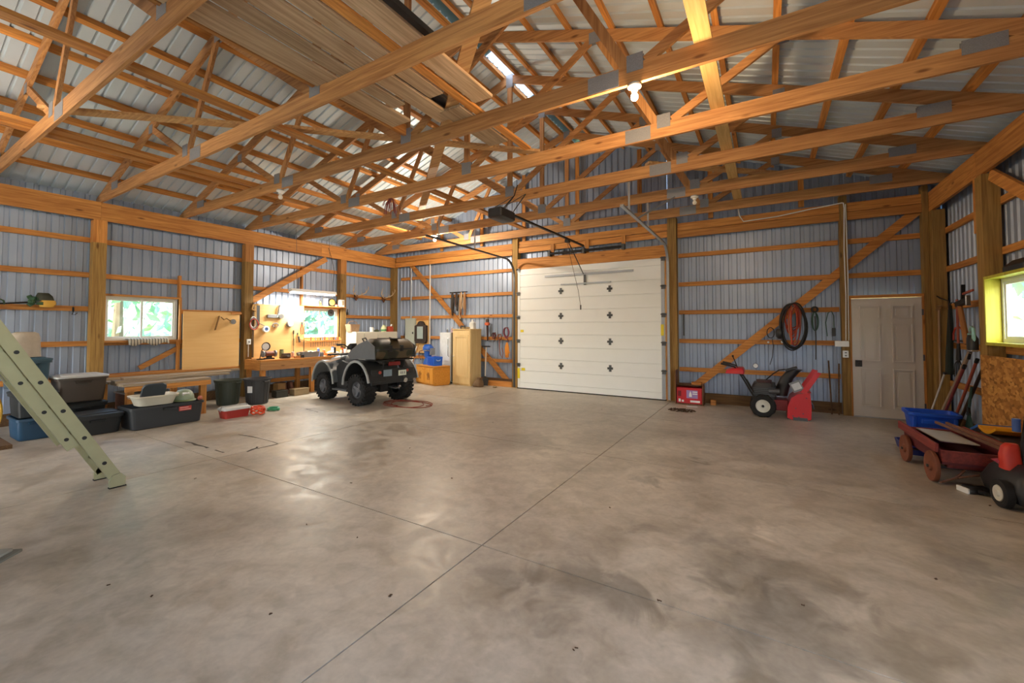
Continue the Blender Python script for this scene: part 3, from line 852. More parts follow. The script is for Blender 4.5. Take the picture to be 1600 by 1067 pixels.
# ---- storage totes
def tote(label, name, col, loc, w, d, h, lid=None, rz=0, taper=.88, rough=.45, group=None, extra=None):
    t = thing(name, label, 'storage tote', loc, rz, group)
    P = plain('tote_%s' % col.strip('#'), col, rough, 0, .06, 6)
    r = .05
    mb = MB()
    bw, bd = w * taper, d * taper
    outer = [(0, 0, 0, bw - .02, bd - .02, r), (.012, 0, 0, bw, bd, r), (h * .55, 0, 0, bw + (w - bw) * .5, bd + (d - bd) * .5, r), (h * .80, 0, 0, w - .02, d - .02, r), (h - .035, 0, 0, w - .015, d - .015, r),
             (h - .034, 0, 0, w + .02, d + .02, r), (h, 0, 0, w + .02, d + .02, r)]
    inner = [(h, 0, 0, w - .016, d - .016, r), (.02, 0, 0, bw - .02, bd - .02, r)]
    mb.rbox(outer + inner, True, True).build('tub', P, t, angle=30)
    for s in (-1, 1):
        MB().rbox([(h - .075, s * (w / 2 + .006), 0, .035, .16, .012), (h - .045, s * (w / 2 + .012), 0, .045, .18, .012)]).build('handle', P, t)
    if lid:
        LP = plain('lid_%s' % lid.strip('#'), lid, rough, 0, .05, 5)
        MB().rbox([(h + .001, 0, 0, w + .03, d + .03, r), (h + .022, 0, 0, w + .035, d + .035, r), (h + .03, 0, 0, w + .01, d + .01, r), (h + .031, 0, 0, w - .08, d - .08, r), (h + .045, 0, 0, w - .10, d - .10, r)]).build('lid', LP, t, angle=30)
    return t
tt = tote('navy blue tote with a torn tape label, lowest in the stack left of the ladder', 'storage_tote', '#1f4562', (-8.90, 1.62, 0), .58, .38, .30, None)
MB().bx(.262, .268, -.09, .05, .20, .275).box((.266, -.02, .225), (.004, .2, .03)).build('tape_label', plain('masking_tape', '#b9a98a', .8), tt, smooth=False).rotation_euler = (0, 0, 0)
tote('near black tote standing on the navy blue tote behind the ladder', 'storage_tote', '#1d2427', (-8.90, 1.62, .303), .58, .38, .31, '#20282b')
tote('slate blue tote with a pale cushion on it, topmost of the stack behind the ladder', 'storage_tote', '#33505f', (-9.32, 1.62, .662), .50, .42, .40, '#3d5c6c')
tote('long black lidded tote on the floor between ladder and larger black tote', 'storage_tote', '#25292c', (-8.48, 2.13, 0), .50, .58, .265, '#2c3236')
tote('black tote pressed under the brown tote with the grey lid', 'storage_tote', '#1c2023', (-9.20, 2.15, 0), .46, .56, .36, '#24292c')
tote('dark brown tote with a pale grey domed lid', 'storage_tote', '#4a4038', (-9.18, 2.15, .41), .46, .56, .37, '#c3c5c4')
tt = tote('largest black tote on the floor, open with a red label on its side', 'storage_tote', '#33363a', (-8.33, 2.92, 0), .54, .95, .335, None, taper=.93)
MB().bx(.274, .279, -.02 + .14, .15 + .14, .21, .28).build('label_sticker', plain('red_label', '#b8433c', .6), tt, smooth=False)
MB().bx(.2793, .2798, .135, .28, .225, .233).bx(.2793, .2798, .135, .25, .255, .262).build('label_print', plain('label_print', '#d9c9c2', .6), tt, smooth=False)
# basin on the tote
def basin(label, name, col, loc, w, d, h, rz=0, tilt=(0, 0)):
    t = thing(name, label, 'basin', loc, rz); t.rotation_euler = (tilt[0], tilt[1], rz)
    P = plain('basin_%s' % col.strip('#'), col, .45, 0, .04)
    MB().rbox([(0, 0, 0, w * .78, d * .78, .08), (h - .015, 0, 0, w - .03, d - .03, .09), (h - .014, 0, 0, w + .02, d + .02, .1), (h, 0, 0, w + .02, d + .02, .1), (h, 0, 0, w - .035, d - .035, .09), (.012, 0, 0, w * .77, d * .77, .08)]).build('bowl', P, t, angle=30)
    MB().rbox([(h - .04, 0, 0, w + .005, d + .005, .1), (h - .03, 0, 0, w + .012, d + .012, .1)], False, False).build('rim', P, t)
    return t
basin('cream plastic basin resting in the largest black tote', 'wash_basin', '#d8d0bd', (-8.32, 2.80, .337), .42, .56, .15, 0)
o = MB().rbox([(0, 0, 0, .40, .30, .06), (.02, 0, 0, .42, .32, .07), (.03, 0, 0, .36, .26, .05)]).build('tote_lid', plain('slate_plastic', '#38424c', .45)); o.location = (-8.34, 2.80, .47); o.rotation_euler = (0, -math.radians(62), 0); tag(o, 'slate grey lid standing on edge in the cream basin', 'lid')
t = thing('round_helmet', 'pale green rounded helmet lying at the right end of the largest black tote', 'helmet', (-8.36, 3.22, .337))
MB().lathe([(.165, 0), (.168, .03), (.16, .08), (.135, .13), (.09, .165), (.04, .178), (.002, .18)], 18, Matrix.Diagonal((1, .82, 1, 1)), cap0=True).build('dome', plain('pale_green', '#93a087', .5), t)
MB().lathe([(.20, -.002), (.172, .02), (.165, .02), (.19, -.008)], 18, Matrix.Diagonal((1, .82, 1, 1))).build('brim', plain('moss_green', '#76855d', .6), t)
MB().box((.12, -.02, .11), (.04, .1, .05), rot('Y', .6)).build('white_patch', WHITE, t, bevel=.008)
o = MB().sphere((0, 0, 0), .035, sc=(1, 1, 1.1)).build('red_ball', plain('salmon', '#c4705a', .6)); o.location = (-8.13, 3.36, .372); tag(o, 'small salmon ball on the right corner of the largest black tote', 'ball')
# dark brown crate behind and round navy thing
t = thing('wooden_crate', 'dark brown wooden crate behind the largest black tote', 'crate', (-9.25, 2.95, 0))
MB().bx(-.25, .25, -.28, .28, 0, .44).build('crate_box', wood('crate_brown', '#6b3d24', '#4a2818', 'y'), t, bevel=.006)
MB().bx(-.27, .27, -.30, .30, .44, .46).build('crate_lid', plain('crate_top', '#8d8a86', .4), t, bevel=.004)
# cushion on stack
t = thing('foam_cushion', 'pale beige foam roll standing on the slate blue tote', 'cushion', (-9.30, 1.58, 1.115))
MB().rbox([(0, 0, 0, .3, .34, .1), (.12, 0, 0, .31, .33, .11), (.28, 0, .01, .30, .30, .11), (.345, 0, .015, .26, .26, .11), (.365, 0, .015, .18, .18, .09)], k=5).build('cushion_body', plain('beige_cloth', '#b3a898', .9, 0, .1, 30, .2), t, angle=60)
MB().tube([(.153, -.16 + .0, .02), (.157, -.155, .15), (.15, -.13, .29)], .005, 5).build('seam', plain('beige_seam', '#9a8f80', .9), t)
# yellow hose bundle at the left edge
t = thing('hose_reel', 'yellow hose hanging in loops at the far left edge', 'hose', (-9.34, 1.26, .35))
YH = plain('yellow_hose', '#c79a2a', .5)
for k in range(4):
    MB().tube([(.02 * k, (.10 + .012 * k) * math.cos(a), (.24 + .02 * k) * math.sin(a)) for a in [2 * PI * i / 20 for i in range(20)]], .013, 6, closed=True).build('hose_loop', YH if k != 1 else plain('black_hose', '#26241f', .6), t)
MB().bx(-.06, .1, -.12, .12, -.35, -.26).bx(-.02, .06, -.03, .03, -.26, .3).build('reel_stand', BLACKM, t, bevel=.01)
o = MB().bx(-.45, .45, -.12, .12, 0, .05).build('scrap_board', DARKWOOD, None, smooth=False); o.location = (-8.7, 1.22, .0); tag(o, 'dark scrap board on the floor at the far left edge', 'board')
# trimmer on the girt
t = thing('string_trimmer', 'green and yellow string trimmer hung along the girt at the left', 'trimmer', (-10.13, 1.93, 1.96))
MB().tube([(0, -1.2, -.06), (0, -.5, -.05), (0, -.1, 0)], .013, 8).build('shaft', BLACKM, t)
MB().rbox([(-.08, 0, .03, .15, .15, .05), (-.02, 0, .04, .17, .19, .06), (.03, 0, .04, .15, .17, .05)]).build('fuel_tank', plain('yellow_plastic', '#d6a640', .5), t)
MB().rbox([(.03, 0, .01, .16, .20, .06), (.10, 0, .0, .16, .19, .07), (.15, 0, -.01, .10, .13, .05)]).build('engine_cover', plain('olive_black', '#33372a', .5), t)
GRN = plain('trimmer_green', '#31553a', .5)
mb = MB(); rr = random.Random(5)
for i in range(7):
    mb.box((rr.uniform(-.02, .05), -.10 + rr.uniform(-.05, .06), rr.uniform(-.07, .09)), (.05, .06, .07), Euler((rr.random() * 3, rr.random() * 3, 0)).to_matrix())
mb.build('throttle_block', GRN, t, bevel=.008)
MB().tube([(0, -.42, -.05), (.08, -.44, .0), (.12, -.48, .02), (.08, -.52, 0), (0, -.54, -.05)], .011, 6).build('loop_handle', GRN, t)
t = thing('wall_hook', 'black hook screwed to the girt right of the string trimmer', 'hook', (-10.21, 2.29, 1.85))
MB().tube([(0, 0, .03), (.01, 0, -.03), (.03, -.02, -.08), (.05, .01, -.085), (.05, .04, -.05)], .006, 6).build('hook_wire', BLACKM, t)
MB().bx(-.012, .0, -.012, .012, -.03, .05).build('hook_plate', BLACKM, t, smooth=False)

# ---- lumber bench and long boards on it
t = thing('lumber_bench', 'low rough bench of planks carrying long boards under the left window', 'bench', (-9.27, 3.15, 0))
for i, x in enumerate((-.55, -.18, .19, .52)): box_part('bench_plank', GREYWOODX, t, x - .16 if i < 3 else x - .14, x + .16 if i < 3 else x + .08, -.62, .60, .605, .643)
for x in (-.66, .53):
    for y in (-.52, .50): box_part('leg', WZ, t, x - .045, x + .045, y - .045, y + .045, 0, .602)
box_part('rail', WY, t, .575, .61, -.6, .6, .52, .60)
def plank(label, loc, L, w, h, rz, m):
    o = MB().bx(-w / 2, w / 2, -L / 2, L / 2, 0, h).build('long_board', m, None, smooth=False); o.location = loc; o.rotation_euler = (0, 0, rz); return tag(o, label, 'board', 'boards stacked on the low bench')
plank('longest pale board on the low bench, against the wall side', (-9.72, 3.55, .645), 2.3, .2, .04, 0, GREYWOODX)
plank('pale board lying across the top of the low bench, nearer the room', (-9.06, 3.35, .645), 1.65, .24, .035, -.06, GREYWOODX)
plank('uppermost thin board stacked on the low bench', (-9.12, 3.45, .682), 1.6, .16, .03, -.04, GREYWOODX)
plank('second long board on the wall side pile, set on the longest one', (-9.74, 3.65, .687), 2.1, .14, .035, 0, WY)
# ---- plywood sheet on the wall with clamps
t = thing('plywood_sheet', 'plain plywood sheet on the wall between left window and tool board', 'plywood', (XL + .012, 4.36, 1.28))
box_part('sheet', PLY, t, -.01, .008, -.53, .53, -.58, .60)
box_part('batten', WY, t, .008, .03, .35, .56, .57, .61)
t = thing('bar_clamp', 'old bar clamp hung on the plain plywood sheet', 'clamp', (XL + .02, 4.52, 1.62))
RUST = plain('rusty_brown', '#8a6a42', .7, .2, .2, 30)
MB().beam((.02, -.05, .18), (.06, -.14, -.12), .012, .05, up=(1, 0, 0)).build('bar', RUST, t, smooth=False)
MB().tube([(.03, -.02, .16), (.05, .03, .10), (.05, .08, .13), (.06, .15, .08), (.05, .2, .06)], .012, 6).build('jaw', RUST, t)
MB().cyl((.03, .2, .06), (.09, .2, .06), .055, n=16).cyl((.09, .2, .06), (.10, .2, .06), .03, n=12).build('gauge_dial', CHROME, t)
# cloth on window sill
t = MB()
pts = []
n = 14; rr = random.Random(4)
ra = []
for i in range(n + 1):
    y = i / n * .62
    zz = .012 * math.sin(i * 1.7) ; hang = .09 + .03 * math.sin(i * .9)
    ra.append([(-.10, y, .012 + zz * .3), (.04, y, .018 + zz * .4), (.085, y, .005 + zz * .3), (.095, y + .01, -hang)])
vs = [p for r in ra for p in r]; fs = []
for i in range(n):
    for j in range(3): fs.append((i * 4 + j, i * 4 + j + 1, i * 4 + 5 + j, i * 4 + 4 + j))
t.add(vs, fs)
CL, nt, b, N, L = new_mat('striped_cloth')
tc = N.new('ShaderNodeTexCoord'); wv = N.new('ShaderNodeTexWave'); wv.bands_direction = 'Y'; wv.inputs['Scale'].default_value = 7; wv.inputs['Distortion'].default_value = 1.2
cr = N.new('ShaderNodeValToRGB'); cr.color_ramp.elements[0].color = lin('#6d6a62'); cr.color_ramp.elements[1].color = lin('#c8c1b0'); cr.color_ramp.elements[0].position = .3; cr.color_ramp.elements[1].position = .55
L.new(tc.outputs['Object'], wv.inputs[0]); L.new(wv.outputs[0], cr.inputs[0]); L.new(cr.outputs[0], b.inputs[0]); b.inputs['Roughness'].default_value = .9
o = t.build('striped_cloth', CL, None, angle=80); sd = o.modifiers.new('thick', 'SOLIDIFY'); sd.thickness = .008; o.location = (XL - .06, 2.98, 1.325); tag(o, 'striped rag draped over the sill of the left window', 'cloth')

# ---- bins, cooler, cords
def bin_can(label, loc, col, r=.225, h=.50, sticker=False):
    t = thing('garbage_bin', label, 'bin', loc, random.uniform(0, 1))
    P = plain('bin_%s' % col.strip('#'), col, .5, 0, .08, 5)
    MB().lathe([(.001, .0), (r * .80, .0), (r * .81, .01), (r * .98, h - .05), (r * 1.06, h - .045), (r * 1.09, h - .02), (r * 1.09, h), (r * 1.03, h), (r * .95, h - .05), (r * .78, .012), (.001, .012)], 28).build('tub', P, t, angle=30)
    for k in range(14):
        a = 2 * PI * k / 14
    mb = MB()
    for k in range(16):
        a = 2 * PI * k / 16; c, s = math.cos(a), math.sin(a)
        mb.beam((c * r * .825, s * r * .825, .02), (c * r * .985, s * r * .985, h - .055), .018, .008, up=(c, s, 0))
    mb.build('rib', P, t, smooth=False)
    for a in (0, PI):
        c, s = math.cos(a), math.sin(a)
        MB().tube([(c * r * 1.04 - s * .06, s * r * 1.04 + c * .06, h - .05), (c * r * 1.2 - s * .05, s * r * 1.2 + c * .05, h - .06), (c * r * 1.2 + s * .05, s * r * 1.2 - c * .05, h - .06), (c * r * 1.04 + s * .06, s * r * 1.04 - c * .06, h - .05)], .014, 6).build('handle', P, t)
    if sticker:
        rz = t.rotation_euler.z; a = math.radians(-62) - rz
        c, s = math.cos(a), math.sin(a); rr_ = r * .945 + .006
        MB().box((c * rr_, s * rr_, .31), (.004, .10, .13), rot('Z', a)).build('label_sticker', WHITE, t, smooth=False)
    return t
bin_can('dark green plastic bin beside the low lumber bench', (-9.36, 4.36, 0), '#43493f', sticker=False)
bin_can('dark grey plastic bin with a white label, in front of the workbench end', (-8.95, 4.72, 0), '#3c3d40', r=.235, h=.52, sticker=True)
t = thing('cooler_box', 'small red cooler with a white lid on the floor', 'cooler', (-7.93, 3.80, 0), 0)
MB().rbox([(0, 0, 0, .22, .37, .03), (.13, 0, 0, .25, .41, .03), (.135, 0, 0, .25, .41, .03)]).build('tub', plain('cooler_red', '#a8322a', .45), t, angle=30)
MB().rbox([(.136, 0, 0, .27, .43, .03), (.17, 0, 0, .27, .43, .03), (.185, 0, 0, .22, .38, .03)]).build('lid', plain('cooler_white', '#c9cac6', .45), t, angle=30)
MB().tube([(0, -.22, .12), (.02, -.235, .155), (0, -.2, .20), (0, .2, .20), (.02, .235, .155), (0, .22, .12)], .009, 6).build('handle', plain('cooler_handle', '#9c9d99', .5), t)
def coil(label, name, cat, loc, m, r=.14, n=5, rad=.011, squash=.75, h=.05, seed=1, tail=None):
    rr = random.Random(seed); t = MB(); pts = []
    N_ = 18 * n
    for i in range(N_):
        a = 2 * PI * i / 18; k = r * (.75 + .3 * math.sin(i * .37 + seed) * .5 + .12 * rr.random())
        pts.append((k * math.cos(a), k * squash * math.sin(a), rad + h * abs(math.sin(i * .21 + seed))))
    if tail: pts += tail
    o = t.tube(pts, rad, 6).build(name, m); o.location = loc; tag(o, label, cat); return o
coil('orange extension cord heaped on the floor beside the red cooler', 'extension_cable', 'cable', (-7.80, 4.14, 0), plain('cord_orange', '#e2512a', .5), .15, 6, .012, .8, .12, 2)
coil('short green hose on the floor right of the orange cord', 'garden_hose', 'hose', (-7.93, 4.50, 0), plain('hose_green', '#3f9a6e', .5), .14, 3, .014, .7, .03, 3)
# ================================================================ WORKBENCH
t = thing('workbench', 'long wooden workbench with thick apron under the tool board', 'workbench', (-9.74, 6.28, 0))
y0, y1 = -1.26, 1.30
for i, (xa, xb) in enumerate(((-.45, -.15), (-.149, .15), (.151, .34))): box_part('top_board', WY, t, xa, xb, y0, y1, .80, .838)
box_part('apron', wood('bench_apron', '#b98a58', '#96683c', 'y'), t, .30, .338, y0, y1, .61, .799)
box_part('apron', WX, t, -.36, .298, y0, y0 + .038, .61, .799)
for x in (-.34, .25):
    for y in (y0 + .09, .0, y1 - .06): box_part('leg', WZ, t, x - .045, x + .045, y - .045, y + .045, 0, .609 if x > 0 else .799)
box_part('brace_rail', WY, t, -.39, -.35, y0, y1, .25, .34)
BT = .840
# tool board behind the bench
PEGX = XL + .010
t = thing('tool_board', 'pale plywood tool board on the wall above the workbench', 'tool board', (PEGX, 5.79, 1.47))
box_part('sheet', PLY, t, -.008, .01, -.63, .62, -.63, .63)
box_part('edge_strip', wood('dark_edge', '#5d4322', '#44301a', 'z'), t, .01, .035, -.635, -.60, -.6, .66)
t = thing('tool_rail_board', 'pale board below the bench window holding a row of small tools', 'tool board', (PEGX, 6.96, 1.06))
box_part('sheet', PLY, t, -.008, .01, -.52, .56, -.2, .2)
box_part('rail', WY, t, .01, .05, -.46, .52, .13, .165)
FX = PEGX + .012
def wall_tool(name, label, cat, px, py, build, dx=0.0):
    p = onX(px, py, FX); t = thing(name, label, cat, (FX + dx, p.y, p.z)); build(t); t.scale = (1.35, 1.35, 1.35); return t
TAN = plain('tan_leather', '#b58a4a', .7); REDP = plain('tool_red', '#b23a30', .5); BLUEP = plain('tool_blue', '#4a6fb0', .5); GREYP = plain('tool_grey', '#7d8084', .5)
WOODH = wood('tool_handle', '#c08a4e', '#96622f', 'z', knots=False)
def b_saw(t):
    MB().prism([(-.02, .12), (.03, .12), (.03, -.22), (-.005, -.24), (-.02, -.1)], 0, .004, Matrix(((0, 0, 1, .02), (1, 0, 0, 0), (0, 1, 0, 0), (0, 0, 0, 1)))).build('blade', STEEL, t, smooth=False)
    MB().tube([(.02, .0, .14), (.02, -.08, .12), (.02, -.10, .05), (.02, -.04, .02)], .014, 6).build('handle', TAN, t)
wall_tool('hand_saw', 'hand saw with tan handle at the top left of the tool board', 'saw', 402, 488, b_saw)
def b_cord(t):
    for k in range(3): MB().tube([(.02 + .012 * k, (.05 + .01 * k) * math.cos(a), -.02 * k + (.09) * math.sin(a)) for a in [2 * PI * i / 14 for i in range(14)]], .008, 5, closed=True).build('loop', [WHITE, GREYP, REDP][k], t)
wall_tool('cord_hank', 'hank of white and red cord on the left of the tool board', 'cord', 395, 503, b_cord)
def b_level(t):
    MB().bx(.0, .03, -.10, .10, -.03, .03).build('body', GREYP, t, bevel=.004)
    MB().tube([(.02, .08, -.02), (.03, .09, .16), (.02, .12, .2)], .018, 7).build('neck', CHROME, t)
    MB().cyl((.0, .13, 0), (.05, .13, 0), .045, n=14).build('knob', CHROME, t)
wall_tool('grease_gun', 'silver grease gun hung near the top of the tool board', 'grease gun', 426, 494, b_level)
def b_reel(t):
    MB().lathe([(.001, 0), (.055, 0), (.06, .01), (.06, .05), (.05, .06), (.001, .06)], 18, Matrix(((0, 0, 1, 0), (1, 0, 0, 0), (0, 1, 0, 0), (0, 0, 0, 1)))).build('case', GREYP, t)
    MB().lathe([(.001, .0605), (.045, .0605), (.045, .068), (.001, .07)], 18, Matrix(((0, 0, 1, 0), (1, 0, 0, 0), (0, 1, 0, 0), (0, 0, 0, 1)))).build('face', WHITE, t)
wall_tool('tape_reel', 'round white faced tape reel on the right of the tool board', 'tape reel', 451, 506, b_reel)
def b_tape(t):
    MB().lathe([(.03, 0), (.055, 0), (.055, .05), (.03, .05), (.03, 0)], 18, Matrix(((0, 0, 1, 0), (1, 0, 0, 0), (0, 1, 0, 0), (0, 0, 0, 1)))).build('roll', WHITE, t)
    MB().lathe([(.001, .01), (.03, .01), (.03, .045), (.001, .045)], 14, Matrix(((0, 0, 1, 0), (1, 0, 0, 0), (0, 1, 0, 0), (0, 0, 0, 1)))).build('core', BLUEP, t)
    MB().tube([(.02, -.01, .05), (.03, -.12, .10), (.01, -.16, .16)], .006, 5).build('hook', STEEL, t)
wall_tool('tape_roll', 'white tape roll with blue core low on the tool board', 'tape', 414, 514, b_tape)
def b_lock(t):
    MB().tube([(.015, .05 * math.cos(a), .035 * math.sin(a)) for a in [2 * PI * i / 12 for i in range(12)]], .010, 6, closed=True).build('ring', GREYP, t)
    MB().bx(0, .03, -.02, .02, -.05, -.01).build('body', RUST, t, bevel=.004)
wall_tool('ring_clamp', 'small ring clamp in the middle of the tool board', 'clamp', 430, 508, b_lock)
def b_long(m, L=.14):
    def f(t):
        MB().cyl((.015, 0, L * .5), (.015, 0, .0), .012, .010, n=8).build('handle', m, t)
        MB().cyl((.015, 0, .0), (.015, 0, -L * .6), .005, n=6).build('shank', STEEL, t)
    return f
wall_tool('screwdriver', 'dark screwdriver hung above the right end of the tool board', 'screwdriver', 458, 522, b_long(BLACKP, .14))
wall_tool('screwdriver', 'long screwdriver hung low on the right end of the tool board', 'screwdriver', 458, 540, b_long(plain('olive_handle', '#6b5a38', .5), .26))
def b_plier(m, s=1.0):
    def f(t):
        for q in (-1, 1): MB().tube([(.015, q * .004, .06 * s), (.015, q * .02 * s, 0), (.015, q * .014 * s, -.09 * s)], .007, 6).build('handle', m, t)
        MB().box((.015, 0, .075 * s), (.012, .025 * s, .05 * s)).build('jaw', STEEL, t, bevel=.003)
    return f
wall_tool('pliers', 'tan handled pliers below the bench window corner', 'pliers', 464, 528, b_plier(TAN))
wall_tool('pliers', 'red handled snips beside the left edge of the bench window', 'pliers', 471, 513, b_plier(REDP, 1.2))
def b_hammer(t):
    MB().beam((.02, -.10, .03), (.02, .14, -.03), .02, .026, up=(1, 0, 0)).build('handle', WOODH, t, bevel=.004)
    MB().cyl((.02, -.11, .08), (.02, -.085, -.03), .016, n=8).build('head', STEEL, t)
wall_tool('hammer', 'hammer lying level below the bench window', 'hammer', 474, 532, b_hammer)
# row of small drivers hung in the rail below the window
hd = [REDP, BLUEP, BLACKP, plain('tool_orange', '#d8813a', .5), GREYP, plain('tool_yellow', '#d8b840', .5)]
posn = ['far left', 'second from the left', 'third from the left', 'fourth from the left', 'fifth from the left', 'sixth from the left', 'seventh from the left', 'eighth from the left', 'sixth from the right', 'fifth from the right', 'fourth from the right', 'third from the right', 'second from the right', 'far right']
for k in range(14):
    y = 6.60 + k * .066; rr = random.Random(k)
    t = thing('screwdriver', 'small hand tool, %s in the row under the bench window' % posn[k], 'screwdriver', (PEGX + .032, y, 1.228), 0, 'row of small tools under the bench window')
    L = .05 + .04 * rr.random(); mh = hd[(k * 5) % 6]
    MB().cyl((0, 0, .001), (0, 0, L), .013, .010, n=8).cyl((0, 0, L), (0, 0, L + .012), .010, .004, n=8).build('handle', mh, t)
    MB().cyl((0, 0, 0), (0, 0, -.13 - .05 * rr.random()), .005, n=6).build('shank', STEEL, t)
# bench top items
def bi(px, py): p = onX(px, py, -9.62); return p.y
def jar(label, y, x, r, h, m, lidm, cat='jar', group='jars and bottles on the workbench', name='jar'):
    t = thing(name, label, cat, (x, y, BT), 0, group)
    MB().lathe([(.001, 0), (r, 0), (r, h * .8), (r * .8, h * .88), (r * .8, h * .9), (.001, h * .9)], 14).build('body', m, t)
    MB().lathe([(r * .86, h * .88), (r * .86, h), (.001, h)], 14).build('lid', lidm, t)
    return t
t = thing('bench_grinder', 'dark red rusty bench grinder at the left end of the workbench', 'grinder', (-9.66, 5.34, BT))
MB().bx(-.07, .07, -.09, .09, 0, .03).bx(-.04, .04, -.05, .05, .03, .08).build('foot', BLACKM, t, bevel=.004)
MB().cyl((0, -.09, .12), (0, .09, .12), .058, n=16).build('motor', plain('rust_red', '#6e4236', .6, .2, .25, 20), t)
for y in (-.135, .135): MB().cyl((0, y - .014, .12), (0, y + .014, .12), .075, n=20).cyl((0, y - .03, .12), (0, y + .03, .12), .018, n=8).build('wheel', GREYP, t)
t = thing('wheel_rim_light', 'round clip lamp with a pale dish above the grinder', 'lamp', (-9.86, 5.34, 1.12))
MB().lathe([(.02, 0), (.06, .015), (.095, .05), (.10, .07), (.09, .065), (.05, .022), (.001, .012)], 18, Matrix(((0, 0, 1, 0), (1, 0, 0, 0), (0, 1, 0, 0), (0, 0, 0, 1)))).build('dish', BLACKP, t)
MB().lathe([(.001, .04), (.075, .045), (.078, .055), (.001, .06)], 18, Matrix(((0, 0, 1, 0), (1, 0, 0, 0), (0, 1, 0, 0), (0, 0, 0, 1)))).build('lens', WHITE, t)
MB().tube([(0, 0, 0), (-.06, -.03, -.1), (-.09, -.05, -.275)], .01, 6).build('stem', BLACKM, t)
t = thing('bench_vise', 'rusty bench vise with a jumble of jaws right of the grinder', 'vise', (-9.58, 5.66, BT))
VM = plain('vise_iron', '#57483a', .6, .4, .25, 25)
MB().bx(-.06, .06, -.10, .10, 0, .03).build('base', VM, t, bevel=.004)
MB().bx(-.03, .10, -.085, .085, .03, .08).bx(.0, .03, -.09, .09, .08, .12).bx(.055, .085, -.09, .09, .08, .12).build('jaw', VM, t, bevel=.005)
MB().cyl((.1, 0, .055), (.2, 0, .055), .012, n=8).cyl((.19, -.06, .055), (.19, .06, .055), .006, n=6).build('screw_handle', STEEL, t)
jar('green topped can on the workbench behind the vise', 5.72, -9.82, .05, .2, plain('can_olive', '#6e7348', .5), plain('can_green', '#4a5a3a', .5), name='can')
jar('small orange and white bottle on the workbench right of the vise', 5.90, -9.66, .04, .14, plain('can_orange', '#d9a184', .5), WHITE, name='bottle')
jar('glass jar of screws on the workbench right of the vise', 6.00, -9.62, .045, .12, plain('jar_glass', '#aeb4a2', .2), GREYP)
t = thing('parts_tray', 'open grey metal tray of hardware in the middle of the workbench', 'tray', (-9.58, 6.26, BT))
MB().rbox([(0, 0, 0, .22, .38, .02), (.13, 0, 0, .25, .42, .02), (.13, 0, 0, .24, .41, .02), (.01, 0, 0, .21, .37, .02)]).build('tray', GREYP, t, angle=30)
mb = MB(); rr = random.Random(9)
for i in range(16): mb.box((rr.uniform(-.08, .08), rr.uniform(-.15, .15), rr.uniform(.06, .15)), (.02, .12, .03), Euler((rr.random() * 3, rr.random() * 3, rr.random() * 3)).to_matrix())
o = mb.build('hardware', plain('bright_hardware', '#b8a98e', .4, .4), t); o['kind'] = 'stuff'
jar('blue and white spray can on the workbench under the window', 6.62, -9.74, .034, .20, plain('spray_blue', '#5f78b8', .4), WHITE, name='spray_can')
jar('orange bottle on the workbench beside the blue spray can', 6.72, -9.66, .034, .16, plain('spray_orange', '#e07a3a', .4), WHITE, name='bottle')
t = thing('plastic_bag', 'crumpled white plastic bag on the workbench under the window', 'bag', (-9.66, 6.98, BT))
rr = random.Random(12); mb = MB(); mb.sphere((0, 0, .055), .12, 14, 8, (.9, 1.5, .5)); mb.v = [p + Vector((rr.uniform(-.012, .012), rr.uniform(-.015, .015), rr.uniform(-.01, .014))) for p in mb.v]; mb.v = [Vector((p.x, p.y, max(p.z, .001))) for p in mb.v]
mb.build('bag_body', WHITE, t, angle=10)
jar('dark orange bottle on the right part of the workbench by the quad handlebar', 7.22, -9.62, .045, .22, plain('bottle_amber', '#b5532f', .35), BLACKP, name='bottle')
jar('white tub on the workbench near its right end', 7.42, -9.75, .06, .14, WHITE, WHITE, name='tub')
t = thing('paper_sheet', 'loose sheets of blue and white paper on the workbench', 'paper', (-9.60, 6.60, BT))
MB().box((0, 0, .002), (.15, .22, .003), rot('Z', .3)).build('sheet', WHITE, t, smooth=False); MB().box((.02, -.06, .0055), (.1, .16, .003), rot('Z', -.4)).build('sheet', BLUEP, t, smooth=False)
t = thing('pan', 'shallow steel pan at the left corner of the workbench', 'pan', (-9.62, 5.14, BT))
MB().lathe([(.001, 0), (.08, 0), (.10, .02), (.105, .02), (.082, .003), (.001, .003)], 20).build('dish', STEEL, t); MB().beam((0, -.10, .018), (.02, -.22, .026), .02, .006).build('handle', STEEL, t, smooth=False)
t = thing('light_switch_box', 'white switch box on the post left of the tool board', 'switch', (XL + .001, 5.09, 1.23))
MB().bx(0, .04, -.04, .04, -.06, .06).build('box', WHITE, t, bevel=.004); MB().bx(.04, .05, -.012, .012, -.025, .025).build('toggle', GREYP, t, smooth=False); MB().tube([(.01, 0, -.06), (.01, 0, -.34)], .008, 6).build('cable', WHITE, t)
jar('grey tin with a dented rim beside the parts tray', 6.53, -9.47, .045, .11, GREYP, CHROME, name='can')
jar('short red tub behind the parts tray on the workbench', 6.36, -9.88, .05, .12, REDP, WHITE, name='tub')
jar('tall white bottle beside the white bag on the workbench', 7.10, -9.84, .035, .21, WHITE, BLUEP, name='bottle')
jar('yellow topped glue bottle between bag and amber bottle', 7.16, -9.56, .03, .15, plain('glue_cream', '#e6dcc0', .5), plain('tool_yellow', '#d8b840', .5), name='bottle')
jar('small black jar at the front edge of the workbench by the tray', 6.02, -9.47, .035, .08, BLACKP, GREYP)
t = thing('electric_drill', 'black and orange electric drill lying on the right half of the workbench', 'drill', (-9.48, 6.74, BT), .2)
